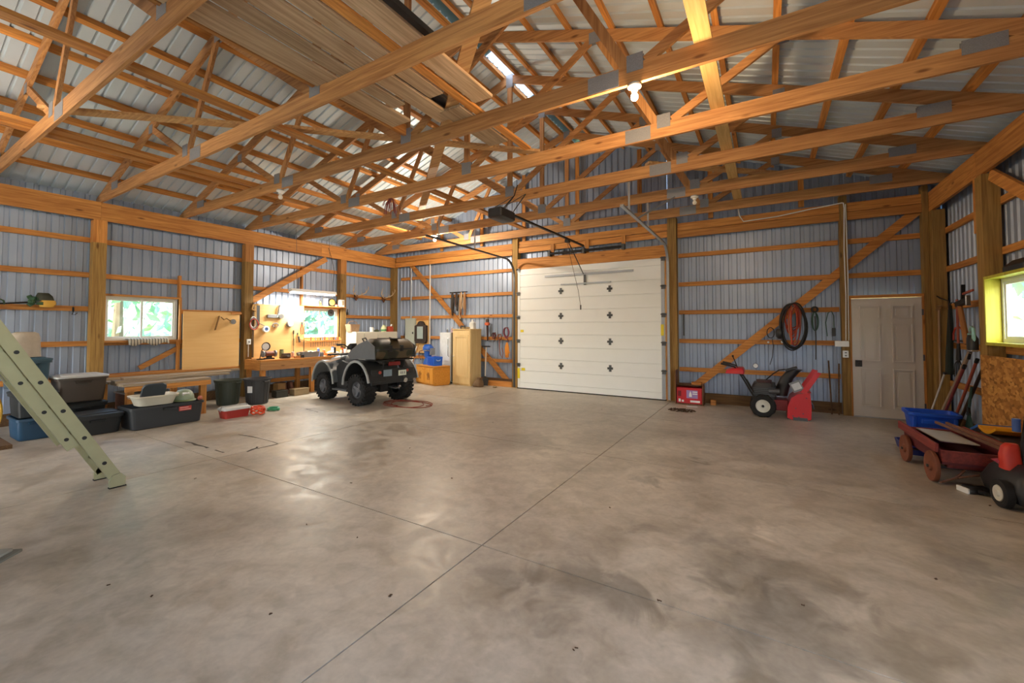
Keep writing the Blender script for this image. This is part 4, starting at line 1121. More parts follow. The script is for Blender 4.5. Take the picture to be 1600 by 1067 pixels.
MB().cyl((0, -.1, .05), (0, .08, .05), .032, n=12).build('motor', plain('tool_orange', '#d8813a', .5), t); MB().cyl((0, .08, .05), (0, .15, .05), .018, .012, n=10).build('chuck', STEEL, t); MB().box((.05, -.06, .03), (.12, .035, .04), rot('Z', .3)).build('handle', BLACKP, t, bevel=.006)
t = thing('hand_plane', 'old wooden hand plane at the front of the workbench near its left end', 'plane', (-9.50, 5.92, BT), .3)
MB().bx(-.025, .025, -.11, .11, 0, .045).build('body', WOODH, t, bevel=.006); MB().box((0, .0, .07), (.03, .015, .08), rot('X', .5)).build('blade', STEEL, t, smooth=False); MB().sphere((0, .08, .06), .018, 10, 6).build('knob', BLACKP, t)
# shelf items above the bench window
SHZ = W2[3] + .036
box_part('window_shelf', WY, w2, MXL + .05, XL + .10, 6.42, 7.6, SHZ, SHZ + .02)
SHZ += .021
def shelf(label, name, cat, y, x=-10.07): return thing(name, label, cat, (x, y, SHZ), 0, 'things on the shelf above the bench window')
t = shelf('tiny oil lamp on the shelf above the bench window, leftmost', 'oil_lamp', 'lamp', 6.88)
MB().lathe([(.001, 0), (.035, 0), (.035, .03), (.012, .05), (.02, .06), (.028, .09), (.015, .13), (.001, .13)], 12).build('body', plain('brass', '#c0a050', .35, .6), t); MB().tube([(0, -.03, .05), (0, -.035, .12), (0, 0, .165), (0, .035, .12), (0, .03, .05)], .004, 5).build('bail', BLACKM, t)
t = shelf('cream paper box on the shelf above the bench window', 'carton', 'box', 7.04); MB().bx(-.03, .03, -.05, .05, 0, .21).build('carton', plain('cream_card', '#e8e0cc', .7), t, bevel=.003); MB().bx(-.031, .031, -.051, .051, .16, .19).build('band', plain('card_tan', '#d2b98c', .7), t, smooth=False)
t = shelf('round brass faced clock with a dark frame on the shelf above the bench window', 'mantel_clock', 'clock', 7.22)
MB().lathe([(.001, -.02), (.105, -.02), (.11, 0), (.105, .02), (.001, .02)], 22, Matrix(((0, 0, 1, 0), (1, 0, 0, 0), (0, 1, 0, .112), (0, 0, 0, 1)))).build('frame', BLACKP, t); MB().lathe([(.001, .021), (.085, .021), (.085, .026), (.001, .026)], 22, Matrix(((0, 0, 1, 0), (1, 0, 0, 0), (0, 1, 0, .112), (0, 0, 0, 1)))).build('face', plain('brass_face', '#c9a85c', .4), t)
jarlid = plain('lid_red', '#c0483c', .5)
t = shelf('small red lidded pot on the shelf above the bench window', 'pot', 'pot', 7.36); MB().lathe([(.001, 0), (.035, 0), (.04, .05), (.001, .05)], 12).build('pot', plain('pot_cream', '#d9c4a0', .5), t); MB().lathe([(.042, .045), (.04, .06), (.001, .075)], 12).build('lid', jarlid, t)
t = shelf('white picture box at the right end of the shelf', 'picture_box', 'box', 7.52); MB().bx(-.04, .04, -.075, .075, 0, .2).build('box', WHITE, t, bevel=.003); MB().bx(.0405, .042, -.0, .06, .05, .17).build('picture', plain('picture_tan', '#c0a77e', .6), t, smooth=False)
# round things standing in the window
t = thing('wind_chime', 'small round ornament hung in the left pane of the bench window', 'ornament', (-10.13, 6.72, 1.62))
MB().tube([(0, .07 * math.cos(a), .07 * math.sin(a)) for a in [2 * PI * i / 18 for i in range(18)]], .012, 6, closed=True).build('ring', GREYP, t); MB().tube([(0, 0, .07), (0, 0, .42)], .003, 4).build('string', GREYP, t); MB().lathe([(.001, -.004), (.04, -.004), (.04, .004), (.001, .004)], 14, Matrix(((0, 0, 1, 0), (1, 0, 0, 0), (0, 1, 0, 0), (0, 0, 0, 1)))).build('disc', plain('disc_tan', '#d6b79a', .5), t)
t = thing('round_saw_blade', 'dark half round blade stuck at the top right of the bench window', 'saw blade', (-10.14, 7.25, 1.96))
MB().lathe([(.001, -.003), (.10, -.003), (.10, .003), (.001, .003)], 24, Matrix(((0, 0, 1, 0), (1, 0, 0, 0), (0, 1, 0, 0), (0, 0, 0, 1)))).build('disc', STEEL, t); MB().cyl((-.008, 0, 0), (.01, 0, 0), .025, n=12).build('hub', BLACKM, t)
# under the bench
def clutter(label, name, cat, loc, d, m, rz=0):
    t = thing(name, label, cat, loc, rz)
    MB().bx(-d[0] / 2, d[0] / 2, -d[1] / 2, d[1] / 2, 0, d[2]).build('case', m, t, bevel=.01); MB().bx(-d[0] / 2 - .006, d[0] / 2 + .006, -d[1] / 2 - .006, d[1] / 2 + .006, d[2], d[2] + .02).build('lid', m, t, bevel=.004); return t
clutter('tan stone block under the workbench edge', 'stone_block', 'block', (-9.30, 5.85, 0), (.2, .36, .13), plain('tan_stone', '#9a8666', .9, 0, .2, 14, .3))
clutter('low black tool case under the workbench, behind the quad wheel', 'tool_case', 'case', (-9.45, 6.72, 0), (.34, .60, .19), BLACKP)
clutter('small rusty tin under the workbench', 'tin_box', 'tin', (-9.72, 5.62, 0), (.2, .18, .24), RUST)
clutter('dark bundle case under the left end of the workbench', 'tool_case', 'case', (-9.35, 5.42, 0), (.2, .26, .13), plain('dark_case', '#35352f', .7))
for k, (y, lab) in enumerate(((5.78, 'left rusty boot shape of a pair under the workbench'), (5.95, 'right rusty boot shape of a pair under the workbench'))):
    t = thing('work_boot', lab, 'boot', (-9.80, y, 0), .2)
    BT_ = plain('boot_brown', '#5a3524', .7)
    MB().rbox([(0, .03, 0, .28, .10, .045), (.06, .03, 0, .27, .10, .045), (.10, -.02, 0, .16, .095, .04), (.26, -.04, 0, .12, .10, .04)], k=4).build('upper', BT_, t); MB().rbox([(-.001 + .001, .03, 0, .3, .115, .05), (.022, .03, 0, .3, .115, .05)]).build('sole', BLACKP, t)

# ================================================================ CORNER: white cabinet, antlers, panel, clock
t = thing('metal_cabinet', 'off white twin door metal cabinet behind the quad', 'cabinet', (-9.86, 8.44, 0))
CAB = plain('cabinet_white', '#d8d6c8', .45, 0, .03, 4)
box_part('body', CAB, t, -.18, .22, -.78, .74, 0.0, 1.44, .006)
for s, (a, b) in enumerate(((-.49, -.025), (.0, .73))): 
    dd = box_part('door', CAB, t, .222, .242, a - (.0 if s else 0), b, .06, 1.42, .004)
    MB().bx(.242, .258, (b - .05) if s == 0 else a + .03, (b - .03) if s == 0 else a + .05, .8, .95).build('handle', GREYP, dd, smooth=False)
box_part('side_door', CAB, t, .222, .242, -.775, -.51, .06, 1.42, .004)
ZC_ = 1.441
def ct(label, name, cat, y, x=-9.80): return thing(name, label, cat, (x, y, ZC_), 0, 'things on top of the white metal cabinet')
t = ct('tan woven basket on the left end of the white cabinet', 'wicker_basket', 'basket', 7.74, -9.86)
BK = plain('wicker_tan', '#a88a6c', .8, 0, .3, 60, .4)
mb = MB().rbox([(0, 0, 0, .20, .28, .03), (.21, 0, 0, .24, .34, .03), (.21, 0, 0, .21, .31, .03), (.02, 0, 0, .18, .26, .03)]); mb.build('weave', BK, t, angle=30)
for k in range(5): MB().rbox([(.02 + .04 * k, 0, 0, .207 + .007 * k, .293 + .011 * k, .03), (.045 + .04 * k, 0, 0, .21 + .008 * k, .297 + .012 * k, .03)], False, False).build('woven_band', BK, t)
MB().tube([(0, -.16, .2), (0, -.12, .27), (0, 0, .30), (0, .12, .27), (0, .16, .2)], .008, 6).build('handle', BK, t)
t = ct('white mug on the white cabinet', 'mug', 'mug', 8.28, -9.72); MB().lathe([(.001, 0), (.05, 0), (.055, .13), (.048, .13), (.044, .01), (.001, .01)], 14).build('cup', WHITE, t); MB().tube([(0, .05, .03), (0, .09, .05), (0, .09, .09), (0, .052, .11)], .008, 6).build('handle', WHITE, t)
t = ct('low green dish on the white cabinet beside the mug', 'dish', 'dish', 8.48, -9.74); MB().lathe([(.001, 0), (.06, 0), (.09, .05), (.085, .05), (.055, .006), (.001, .006)], 16).build('dish', plain('dish_green', '#5b6b52', .5), t); MB().sphere((0, 0, .045), .045, 10, 6, (1, 1, .6)).build('contents', plain('moss', '#6f6a50', .9), t)
t = ct('cream and green jug on the white cabinet', 'jug', 'jug', 8.74, -9.74); MB().lathe([(.001, 0), (.075, 0), (.08, .09), (.06, .15), (.03, .17), (.03, .20), (.001, .2)], 14).build('body', plain('jug_cream', '#d8dcae', .4), t); MB().lathe([(.081, .02), (.082, .07)], 14).build('band', plain('jug_green', '#5f9a6a', .4), t); MB().tube([(0, .03, .19), (0, .10, .17), (0, .105, .1), (0, .075, .06)], .009, 6).build('handle', plain('jug_cream', '#d8dcae', .4), t)
t = ct('red and white fuel can on the right part of the white cabinet', 'fuel_can', 'can', 8.98, -9.74); MB().rbox([(0, 0, 0, .13, .2, .03), (.12, 0, 0, .13, .2, .03), (.16, 0, 0, .09, .14, .03)]).build('body', plain('fuel_red', '#b4472f', .45), t); MB().cyl((0, .05, .15), (0, .07, .22), .022, n=10).build('spout', WHITE, t)
def antlers(label, y, seed):
    t = thing('antler_mount', label, 'antlers', (MXL + .05, y, 2.46), 0, 'antler mounts on the corner girt')
    MB().prism([(-.06, .05), (.06, .05), (.07, -.02), (.0, -.12), (-.07, -.02)], 0, .03, MYX).build('plaque', wood('plaque', '#7a4c26', '#5a3318', 'z', knots=False), t, smooth=False)
    BONE = plain('antler_bone', '#cbb28e', .5)
    MB().sphere((.05, 0, 0), .035, 10, 6, (1, 1, .9)).build('skull_cap', plain('skull_brown', '#7a5130', .7), t)
    for s in (-1, 1):
        a = [(.05, s * .02, .02), (.10, s * .12, .06), (.16, s * .22, .12), (.22, s * .26, .22), (.24, s * .24, .30)]
        MB().tube(a, [.014, .013, .011, .008, .003], 7).build('antler', BONE, t)
        for i, l in ((1, .09), (2, .12), (3, .09)):
            p = Vector(a[i]); MB().tube([p, p + Vector((.03, -s * .01, l * .6)), p + Vector((.03, -s * .03, l))], [.009, .007, .002], 6).build('tine', BONE, t)
antlers('antlers on a wooden plaque, nearer the bench window', 8.12, 1)
antlers('antlers on a wooden plaque, nearer the barn corner', 9.15, 2)
t = thing('oil_bottle', 'small dark bottle on the girt right of the bench window', 'bottle', (MXL + .028, 7.86, 1.921))
MB().lathe([(.001, 0), (.03, 0), (.03, .06), (.012, .10), (.012, .15), (.001, .15)], 12).build('body', plain('bottle_dark', '#2a2420', .35), t); MB().cyl((0, 0, .15), (0, 0, .17), .014, n=8).build('cap', RUST, t)
# breaker panel on the back wall corner
t = thing('breaker_panel', 'pale grey breaker panel in the corner by the back wall', 'breaker panel', (-9.40, YB + .10, 1.40))
GP = plain('panel_grey', '#a9b0a6', .5, 0, .04)
box_part('box', GP, t, -.20, .22, 0, .10, -.45, .45, .006); box_part('door', GP, t, -.17, .19, -.014, -.001, -.40, .40, .004); box_part('latch', BLACKM, t, .12, .16, -.024, -.0142, -.03, .03); MB().cyl((0, .05, .45), (0, .05, 2.0), .022, n=10).build('conduit', GALV, t)
t = thing('plywood_backing', 'plywood backing behind the dark wall clock', 'plywood', (-8.93, YB + .16, 1.42)); box_part('sheet', PLY, t, -.26, .24, 0, .02, -.62, .42); box_part('batten', WX, t, -.26, .24, -.014, -.001, .36, .42)
t = thing('wall_clock', 'dark framed wall clock with arched top and glass door', 'clock', (-8.93, YB + .14, 1.42))
DK = wood('clock_dark', '#3a2e28', '#241c18', 'z', knots=False)
MB().prism([(-.23, -.28), (.23, -.28), (.23, .20), (.16, .22)] + arc((0, .20), .14, .3, PI - .3, 8) + [(-.16, .22), (-.23, .20)], 0, -.08, Matrix(((1, 0, 0, 0), (0, 0, 1, 0), (0, 1, 0, 0), (0, 0, 0, 1)))).build('case', DK, t, smooth=False)
box_part('glass_door', plain('clock_glass', '#9fb0b2', .15), t, -.13, .13, -.087, -.081, -.20, .18); MB().tube([(-.13, -.088, -.2), (.13, -.088, -.2), (.13, -.088, .18), (-.13, -.088, .18)], .01, 5, closed=True).build('bezel', DK, t); MB().bx(-.2, .2, -.1, .0, -.33, -.285).build('base', DK, t, bevel=.006)
o = MB().cyl((0, 0, 0), (0, 0, 2.42), .017, n=8).build('white_pole', plain('pole_white', '#e6e2da', .4)); o.location = (-8.58, YB + .10, 1.03); tag(o, 'thin white pole running up the back wall beside the clock', 'pole')
# leaning rods behind the quad
for k, (dx, h, m, lab) in enumerate(((0, 1.1, GALV, 'steel rod leaning in the corner, left one'), (.08, 1.0, WHITE, 'white rod leaning in the corner, middle one'), (.15, 1.05, WOODH, 'wooden rod leaning in the corner, right one'))):
    o = MB().cyl((0, 0, 0), (.05, .42, h), .013, n=8).build('leaning_rod', m); o.location = (-9.2 + dx, YB - .22 - .03, 0.0); o.location.y = 9.02; tag(o, lab, 'rod', 'rods leaning in the barn corner')
t = thing('grey_box', 'grey metal box on the floor left of the honey cabinet', 'box', (-8.62, 8.62, 0)); box_part('body', plain('box_grey', '#8d9094', .5), t, -.13, .17, -.14, .14, 0, .28, .006); box_part('lid', plain('box_grey', '#8d9094', .5), t, -.135, .175, -.145, .145, .281, .30, .004)

# honey cabinet: front faces the camera side, turned
HON = wood('honey_pine', '#e0a040', '#c8842a', 'z', rough=.4, vary=.03)
HOND = wood('honey_panel', '#d8963a', '#c07c28', 'x', rough=.4, vary=.03)
t = thing('honey_cabinet', 'low honey pine cabinet with carved horse head doors', 'cabinet', (-7.96, 8.92, 0), math.radians(-18))
W_, D_, H_ = .98, .50, .52
box_part('carcass', HOND, t, -W_ / 2, W_ / 2, -D_ / 2, D_ / 2, 0.03, H_ - .02, .004); box_part('top', HON, t, -W_ / 2 - .015, W_ / 2 + .015, -D_ / 2 - .03, D_ / 2, H_ - .019, H_, .004); box_part('plinth', HON, t, -W_ / 2 + .02, W_ / 2 - .02, -D_ / 2 + .02, D_ / 2 - .02, 0, .0295)
for s in (-1, 1):
    c = s * .235; dd = box_part('door', HON, t, c - .222, c + .222, -D_ / 2 - .024, -D_ / 2 - .001, .05, H_ - .06, .005)
    horse = [(-.06, -.10), (-.045, -.02), (-.075, .02), (-.085, .05), (-.065, .06), (-.03, .08), (-.015, .115), (.0, .09), (.035, .08), (.06, .04), (.07, -.03), (.065, -.10), (.02, -.10), (.02, -.05), (-.01, -.02), (-.02, -.06), (-.02, -.10)]
    MB().prism([(c + x * -s * -1, z + .25) for x, z in horse], 0, .008, Matrix(((1, 0, 0, 0), (0, 0, -1, -D_ / 2 - .0245), (0, 1, 0, 0), (0, 0, 0, 1)))).build('carved_head', wood('carving', '#9a6420', '#7c4c18', 'z', knots=False), dd, smooth=False)
    MB().sphere((c - s * .17, -D_ / 2 - .035, .43), .014, 10, 6).build('knob', WOODH, dd)
# blue machine and crate on it
BL = plain('machine_blue', '#2158b4', .35, 0, .05); BL2 = plain('crate_blue', '#1d5fd0', .4, 0, .04)
t = thing('boat_motor', 'blue domed boat motor standing on the honey cabinet', 'motor', (-8.24, 9.0, .521), math.radians(-10))
MB().rbox([(.36, .03, 0, .26, .18, .06), (.40, .03, 0, .32, .22, .08), (.48, .03, 0, .32, .22, .09), (.55, .02, 0, .22, .16, .07), (.57, .02, 0, .12, .08, .04)], k=5).build('cowling', BL, t, angle=60)
MB().rbox([(.385, .03, 0, .323, .223, .08), (.41, .03, 0, .328, .228, .08)], False, False, k=5).build('chrome_band', CHROME, t)
MB().rbox([(.20, .02, 0, .20, .14, .04), (.36, .03, 0, .22, .16, .05)]).build('mid_section', BL, t); MB().rbox([(0, 0, 0, .24, .17, .04), (.05, 0, 0, .22, .16, .04), (.20, .02, 0, .12, .10, .03)]).build('leg_housing', BL, t)
MB().tube([(-.1, -.06, .40), (-.24, -.10, .36), (-.27, -.10, .22), (-.2, -.08, .12)], .012, 6).build('tiller', plain('maroon', '#5c2430', .5), t); MB().bx(.16, .20, -.05, .12, .27, .46).build('bracket', GREYP, t, bevel=.01)
t = thing('blue_crate', 'bright blue plastic crate on the honey cabinet beside the boat motor', 'crate', (-7.80, 8.82, .521), math.radians(-20))
MB().rbox([(0, 0, 0, .36, .26, .015), (.24, 0, 0, .38, .28, .015), (.24, 0, 0, .35, .25, .015), (.01, 0, 0, .33, .23, .012)]).build('tub', BL2, t, angle=30)
for x in (-.12, -.04, .04, .12): MB().bx(x - .006, x + .006, -.149, -.141, .02, .21).build('rib', BL2, t, smooth=False)
MB().tube([(.193, -.06, .17), (.20, -.04, .14), (.20, .04, .14), (.193, .06, .17)], .010, 6).build('grip', plain('light_blue', '#a8c4e6', .4), t)
# white fridge
t = thing('small_fridge', 'white fridge with dark back between honey and pale cabinets', 'fridge', (-7.66, 9.37, .0), math.radians(-8))
box_part('body', plain('fridge_white', '#dfe5ea', .35), t, -.28, .14, -.15, .14, .04, 1.42, .012); box_part('door', plain('fridge_white', '#dfe5ea', .35), t, -.28, .14, -.20, -.153, .06, 1.42, .01); MB().tube([(.10, -.20, .75), (.10, -.235, .78), (.10, -.235, 1.25), (.10, -.20, 1.28)], .010, 6).build('handle', CHROME, t)
box_part('side_panel', plain('fridge_side', '#70685c', .5), t, .141, .155, -.15, .14, .06, 1.42); 
for x in (-.24, .1): MB().cyl((x, -.10, 0), (x, -.10, .04), .02, n=8).build('foot', BLACKP, t)
def ft(label, name, cat, x, y, z, m, r=.03, h=.12):
    t = thing(name, label, cat, (x, y, z)); MB().lathe([(.001, 0), (r, 0), (r, h * .7), (r * .5, h * .8), (r * .5, h), (.001, h)], 12).build('body', m, t); MB().lathe([(r * .55, h), (r * .55, h + .02), (.001, h + .02)], 10).build('cap', WHITE, t); return t
ft('small grey bottle on the fridge, left one', 'bottle', 'bottle', -7.79, 9.33, 1.421, GREYP, .03, .09); ft('pinkish bottle on the fridge, right one', 'bottle', 'bottle', -7.60, 9.31, 1.421, plain('bottle_pink', '#b8a0a6', .5), .04, .13)
# pale cabinet
PALE = wood('pale_birch', '#e3c892', '#d6b67c', 'z', rough=.5, vary=.03, knots=False)
t = thing('tall_cabinet', 'tall pale birch cabinet beside the fridge', 'cabinet', (-7.04, 9.28, 0), math.radians(-6))
box_part('carcass', PALE, t, -.33, .33, -.22, .20, 0, 1.50, .004); box_part('top', PALE, t, -.34, .34, -.25, .21, 1.501, 1.525, .004); dd = box_part('door', PALE, t, -.32, .32, -.242, -.2215, .05, 1.48, .004)
mb = MB()
for x0, x1, z0, z1 in ((-.26, -.20, .22, 1.36), (.20, .26, .22, 1.36), (-.20, .20, 1.30, 1.36), (-.20, .20, .22, .28)): mb.bx(x0, x1, -.252, -.2422, z0, z1)
mb.build('door_moulding', PALE, dd, smooth=False); MB().sphere((-.28, -.255, .78), .015, 10, 6).build('knob', WHITE, dd)
def pt(label, name, cat, x, y): return thing(name, label, cat, (x, y, 1.526), 0, 'things on the pale cabinet')
for k, (x, lab) in enumerate(((-7.18, 'left of two black cups on the pale cabinet'), (-7.09, 'right of two black cups on the pale cabinet'))):
    t = pt(lab, 'cup', 'cup', x, 9.2); MB().lathe([(.001, 0), (.035, 0), (.04, .09), (.034, .09), (.03, .01), (.001, .01)], 12).build('cup', BLACKP, t); MB().lathe([(.041, .07), (.041, .08)], 12).build('band', GREYP, t)
t = pt('roll of tools in pale wrap on the pale cabinet', 'tool_roll', 'tool roll', -7.0, 9.14); MB().cyl((-.12, 0, .025), (.12, .03, .025), .025, n=10).build('roll', plain('khaki', '#8a7654', .8), t); MB().cyl((-.02, 0.003, .025), (.0, .006, .025), .028, n=10).build('strap', BLACKP, t)
t = pt('clear plastic jug at the right of the pale cabinet', 'jug', 'jug', -6.84, 9.25); MB().rbox([(0, 0, 0, .15, .15, .03), (.16, 0, 0, .15, .15, .04), (.2, 0, 0, .06, .06, .02), (.23, 0, 0, .05, .05, .02)]).build('body', plain('milky_plastic', '#cfd3d2', .3), t); MB().cyl((0, 0, .23), (0, 0, .25), .03, n=10).build('cap', WHITE, t)
# ================================================================ QUAD BIKE (local x forward, rear axle at x = 0)
ATVG = plain('quad_grey_plastic', '#5b5f63', .42, 0, .08, 6)
ATVL = plain('quad_light_grey', '#a7abac', .42, 0, .06, 6)
ATVD = plain('quad_dark_plastic', '#26282a', .5)
SEATM = plain('seat_vinyl', '#55585f', .5, 0, .1, 14)
m, nt, b, N, L = new_mat('camo_hard_case')
tc = N.new('ShaderNodeTexCoord'); no = N.new('ShaderNodeTexNoise'); no.inputs['Scale'].default_value = 3.2; no.inputs['Detail'].default_value = 2
cr = N.new('ShaderNodeValToRGB'); cr.color_ramp.interpolation = 'CONSTANT'
cr.color_ramp.elements[0].color = lin('#191a15'); cr.color_ramp.elements[1].position = .55; cr.color_ramp.elements[1].color = lin('#50432f'); cr.color_ramp.elements.new(.46).color = lin('#23281b')
L.new(tc.outputs['Object'], no.inputs[0]); L.new(no.outputs['Fac'], cr.inputs[0]); L.new(cr.outputs[0], b.inputs[0]); b.inputs['Roughness'].default_value = .5
CAMO = m
q = thing('quad_bike', 'grey four wheel quad bike with a camouflage rear case, facing the workbench', 'quad bike', (-6.92, 6.16, 0), math.radians(175))
def ywheel(name, x, y, r, w, out):
    t = MB(); M = Matrix(((1, 0, 0, x), (0, 0, 1, y), (0, -1, 0, r), (0, 0, 0, 1)))
    t.lathe([(r * .52, -w * .40), (r * .60, -w * .5), (r * .85, -w * .52), (r * .95, -w * .42), (r * .965, 0), (r * .95, w * .42), (r * .85, w * .52), (r * .60, w * .5), (r * .52, w * .40)], 28, M)
    ty = t.build(name, RUBBER, q)
    mb = MB()
    for k in range(22):
        a = 2 * PI * k / 22
        for s in (-1, 1):
            aa = a + (PI / 22 if s > 0 else 0)
            c = Vector((x + math.cos(aa) * r * .965, y + s * w * .27, r + math.sin(aa) * r * .965))
            R = rot('Y', -aa) @ rot('X', s * .35)
            mb.box(c, (.036, w * .42, .038), R)
            c2 = Vector((x + math.cos(aa) * r * .91, y + s * w * .50, r + math.sin(aa) * r * .91))
            mb.box(c2, (.06, .018, .03), rot('Y', -aa))
    o = mb.build('tread', RUBBER, ty, smooth=False); o['kind'] = 'stuff'
    rm = MB().lathe([(r * .53, w * .38), (r * .50, w * .40), (r * .44, w * .18), (r * .16, w * .14), (r * .14, w * .28), (.001, w * .29)], 22, Matrix(((1, 0, 0, x), (0, 0, out, y), (0, -out, 0, r), (0, 0, 0, 1))))
    rm.build('rim', plain('rim_grey', '#77797f', .4, .4), ty, angle=30)
    mb = MB()
    for k in range(4):
        a = 2 * PI * k / 4 + .4
        mb.beam((x + math.cos(a) * r * .1, y + out * w * .24, r + math.sin(a) * r * .1), (x + math.cos(a) * r * .47, y + out * w * .30, r + math.sin(a) * r * .47), .055, .02, up=(0, 1, 0))
    mb.build('spokes', plain('rim_grey', '#77797f', .4, .4), ty, smooth=False)
RW, FW_ = .31, .29
for s in (1, -1):
    ywheel('rear_wheel', 0, s * .47, RW, .27, s); ywheel('front_wheel', 1.30, s * .45, FW_, .21, s)
MB().cyl((0, -.4, RW), (0, .4, RW), .03, n=10).bx(-.1, .1, -.09, .09, RW - .09, RW + .09).build('rear_axle', BLACKM, q)
MB().cyl((1.30, -.4, FW_), (1.30, .4, FW_), .025, n=10).build('front_axle', BLACKM, q)
MB().bx(.02, 1.35, -.16, .16, .28, .40).bx(.35, .95, -.2, .2, .32, .62).build('frame', BLACKM, q, bevel=.02)
for k in range(5): MB().bx(.5, .82, -.215, .215, .50 + .025 * k, .508 + .025 * k).build('engine_fin', STEEL, q, smooth=False)
def curved_panel(name, m, cx, cz, r0, a0, a1, y0, y1, th=.012, n=10, rx=1.0):
    mb = MB(); rings = []
    for i in range(n + 1):
        a = a0 + (a1 - a0) * i / n; c, s = math.cos(a), math.sin(a)
        rings.append([(cx + r0 * rx * c, y0, cz + r0 * 1.28 * s), (cx + r0 * rx * c, y1, cz + r0 * 1.28 * s), (cx + (r0 + th) * rx * c, y1, cz + (r0 + th) * 1.28 * s), (cx + (r0 + th) * rx * c, y0, cz + (r0 + th) * 1.28 * s)])
    return mb.loft(rings).build(name, m, q, angle=50)
R_ = math.radians
for s in (1, -1):
    ya, yb = (.22, .61) if s > 0 else (-.61, -.22)
    fd = curved_panel('rear_fender', ATVD, -.0, RW + .03, .42, R_(12), R_(165), ya, yb, rx=1.05)
    yo = s * .61
    curved_panel('fender_edge', ATVL, -.0, RW + .03, .405, R_(5), R_(165), yo - .015, yo + .015, th=.035, rx=1.05)
    ya, yb = (.20, .57) if s > 0 else (-.57, -.20)
    curved_panel('front_fender', ATVG, 1.28, FW_ + .03, .40, R_(8), R_(172), ya, yb, rx=1.05)
    curved_panel('fender_edge', ATVL, 1.28, FW_ + .03, .385, R_(5), R_(175), s * .57 - .012, s * .57 + .012, th=.03, rx=1.05)
    # footwell and side panel between the wheels
    MB().prism([(.40, .26), (.90, .26), (.92, .72), (.72, .86), (.46, .80)], s * .40, s * .46, Matrix(((1, 0, 0, 0), (0, 0, 1, 0), (0, 1, 0, 0), (0, 0, 0, 1)))).build('side_panel', ATVD, q, bevel=.01)
    MB().bx(.38, .92, min(s * .24, s * .56), max(s * .24, s * .56), .24, .275).build('foot_board', ATVG, q, bevel=.008)
    MB().cyl((-.40, s * .34, .66), (-.425, s * .34, .66), .03, n=12).build('reflector', plain('reflector_red', '#b04a3a', .3), q)
# nose, tank and seat
MB().rbox([(.44, 1.32, 0, .40, .52, .06), (.64, 1.33, 0, .48, .66, .08), (.80, 1.28, 0, .50, .70, .12), (.88, 1.20, 0, .44, .62, .12), (.93, 1.12, 0, .32, .46, .1)], k=5).build('nose_cowl', ATVG, q, angle=60)
for s in (1, -1):
    MB().sphere((1.56, s * .20, .66), .06, 12, 8, (.5, 1, .8)).build('headlight', plain('headlight_lens', '#c9b48c', .15), q)
MB().rbox([(.60, .82, 0, .46, .44, .08), (.80, .82, 0, .50, .50, .12), (.94, .84, 0, .42, .40, .12), (.99, .86, 0, .26, .24, .09)], k=5).build('fuel_tank', ATVG, q, angle=60)
MB().cyl((.84, 0, .98), (.84, 0, 1.015), .04, n=12).build('fuel_cap', BLACKP, q)
sp = []
for x, z, w, h in ((-.05, .86, .40, .12), (.15, .86, .44, .14), (.40, .85, .42, .14), (.58, .88, .34, .13), (.68, .93, .24, .10)):
    sp.append([(x, w / 2 * math.cos(a), z + h * (.5 + .5 * math.sin(a)) - (.0 if math.sin(a) > 0 else 0)) for a in [2 * PI * i / 14 for i in range(14)]])
MB().loft(sp).build('seat', SEATM, q, angle=60)
MB().bx(-.3, .36, -.20, .20, .60, .80).build('tail_body', ATVD, q, bevel=.03)
o = MB().box((1.0, .50, .855), (.22, .26, .006), rot('X', -.25) ).build('cloth_patch', plain('brown_rag', '#8f7a66', .9), q, smooth=False)
# racks
def rack(x0, x1, z, w, nm):
    mb = MB(); mb.tube([(x0, -w, z), (x0, w, z), (x1, w, z), (x1, -w, z)], .014, 7, closed=True)
    for i in range(1, 5):
        y = -w + 2 * w * i / 5; mb.cyl((x0, y, z), (x1, y, z), .009, n=6)
    for x in (x0 + .05, x1 - .05):
        for y in (-w * .6, w * .6): mb.cyl((x, y, z), (x, y * .9, z - .16), .010, n=6)
    mb.build(nm, BLACKM, q)
rack(-.46, .12, .90, .46, 'rear_rack'); rack(1.12, 1.48, .955, .33, 'front_rack')
# handlebar
MB().tube([(.96, -.40, 1.18), (1.0, -.24, 1.18), (1.06, -.10, 1.11), (1.06, .10, 1.11), (1.0, .24, 1.18), (.96, .40, 1.18)], .013, 8).build('handlebar', BLACKM, q)
for s in (1, -1):
    MB().cyl((.975, s * .30, 1.18), (.955, s * .43, 1.18), .024, n=10).build('grip', BLACKP, q)
    MB().tube([(1.02, s * .28, 1.18), (1.08, s * .36, 1.20), (1.06, s * .44, 1.19)], .007, 5).build('brake_lever', STEEL, q)
    MB().bx(1.24, 1.27, s * .30 - .02, s * .30 + .02, .99, 1.12).build('rack_fork', BLACKP, q, bevel=.006)
MB().rbox([(1.06, 1.08, 0, .16, .20, .05), (1.15, 1.05, 0, .15, .19, .05), (1.20, 1.02, 0, .10, .14, .04)]).build('instrument_pod', BLACKP, q)
MB().cyl((1.10, 0, .88), (1.06, 0, 1.11), .03, n=8).build('steering_stem', BLACKM, q)
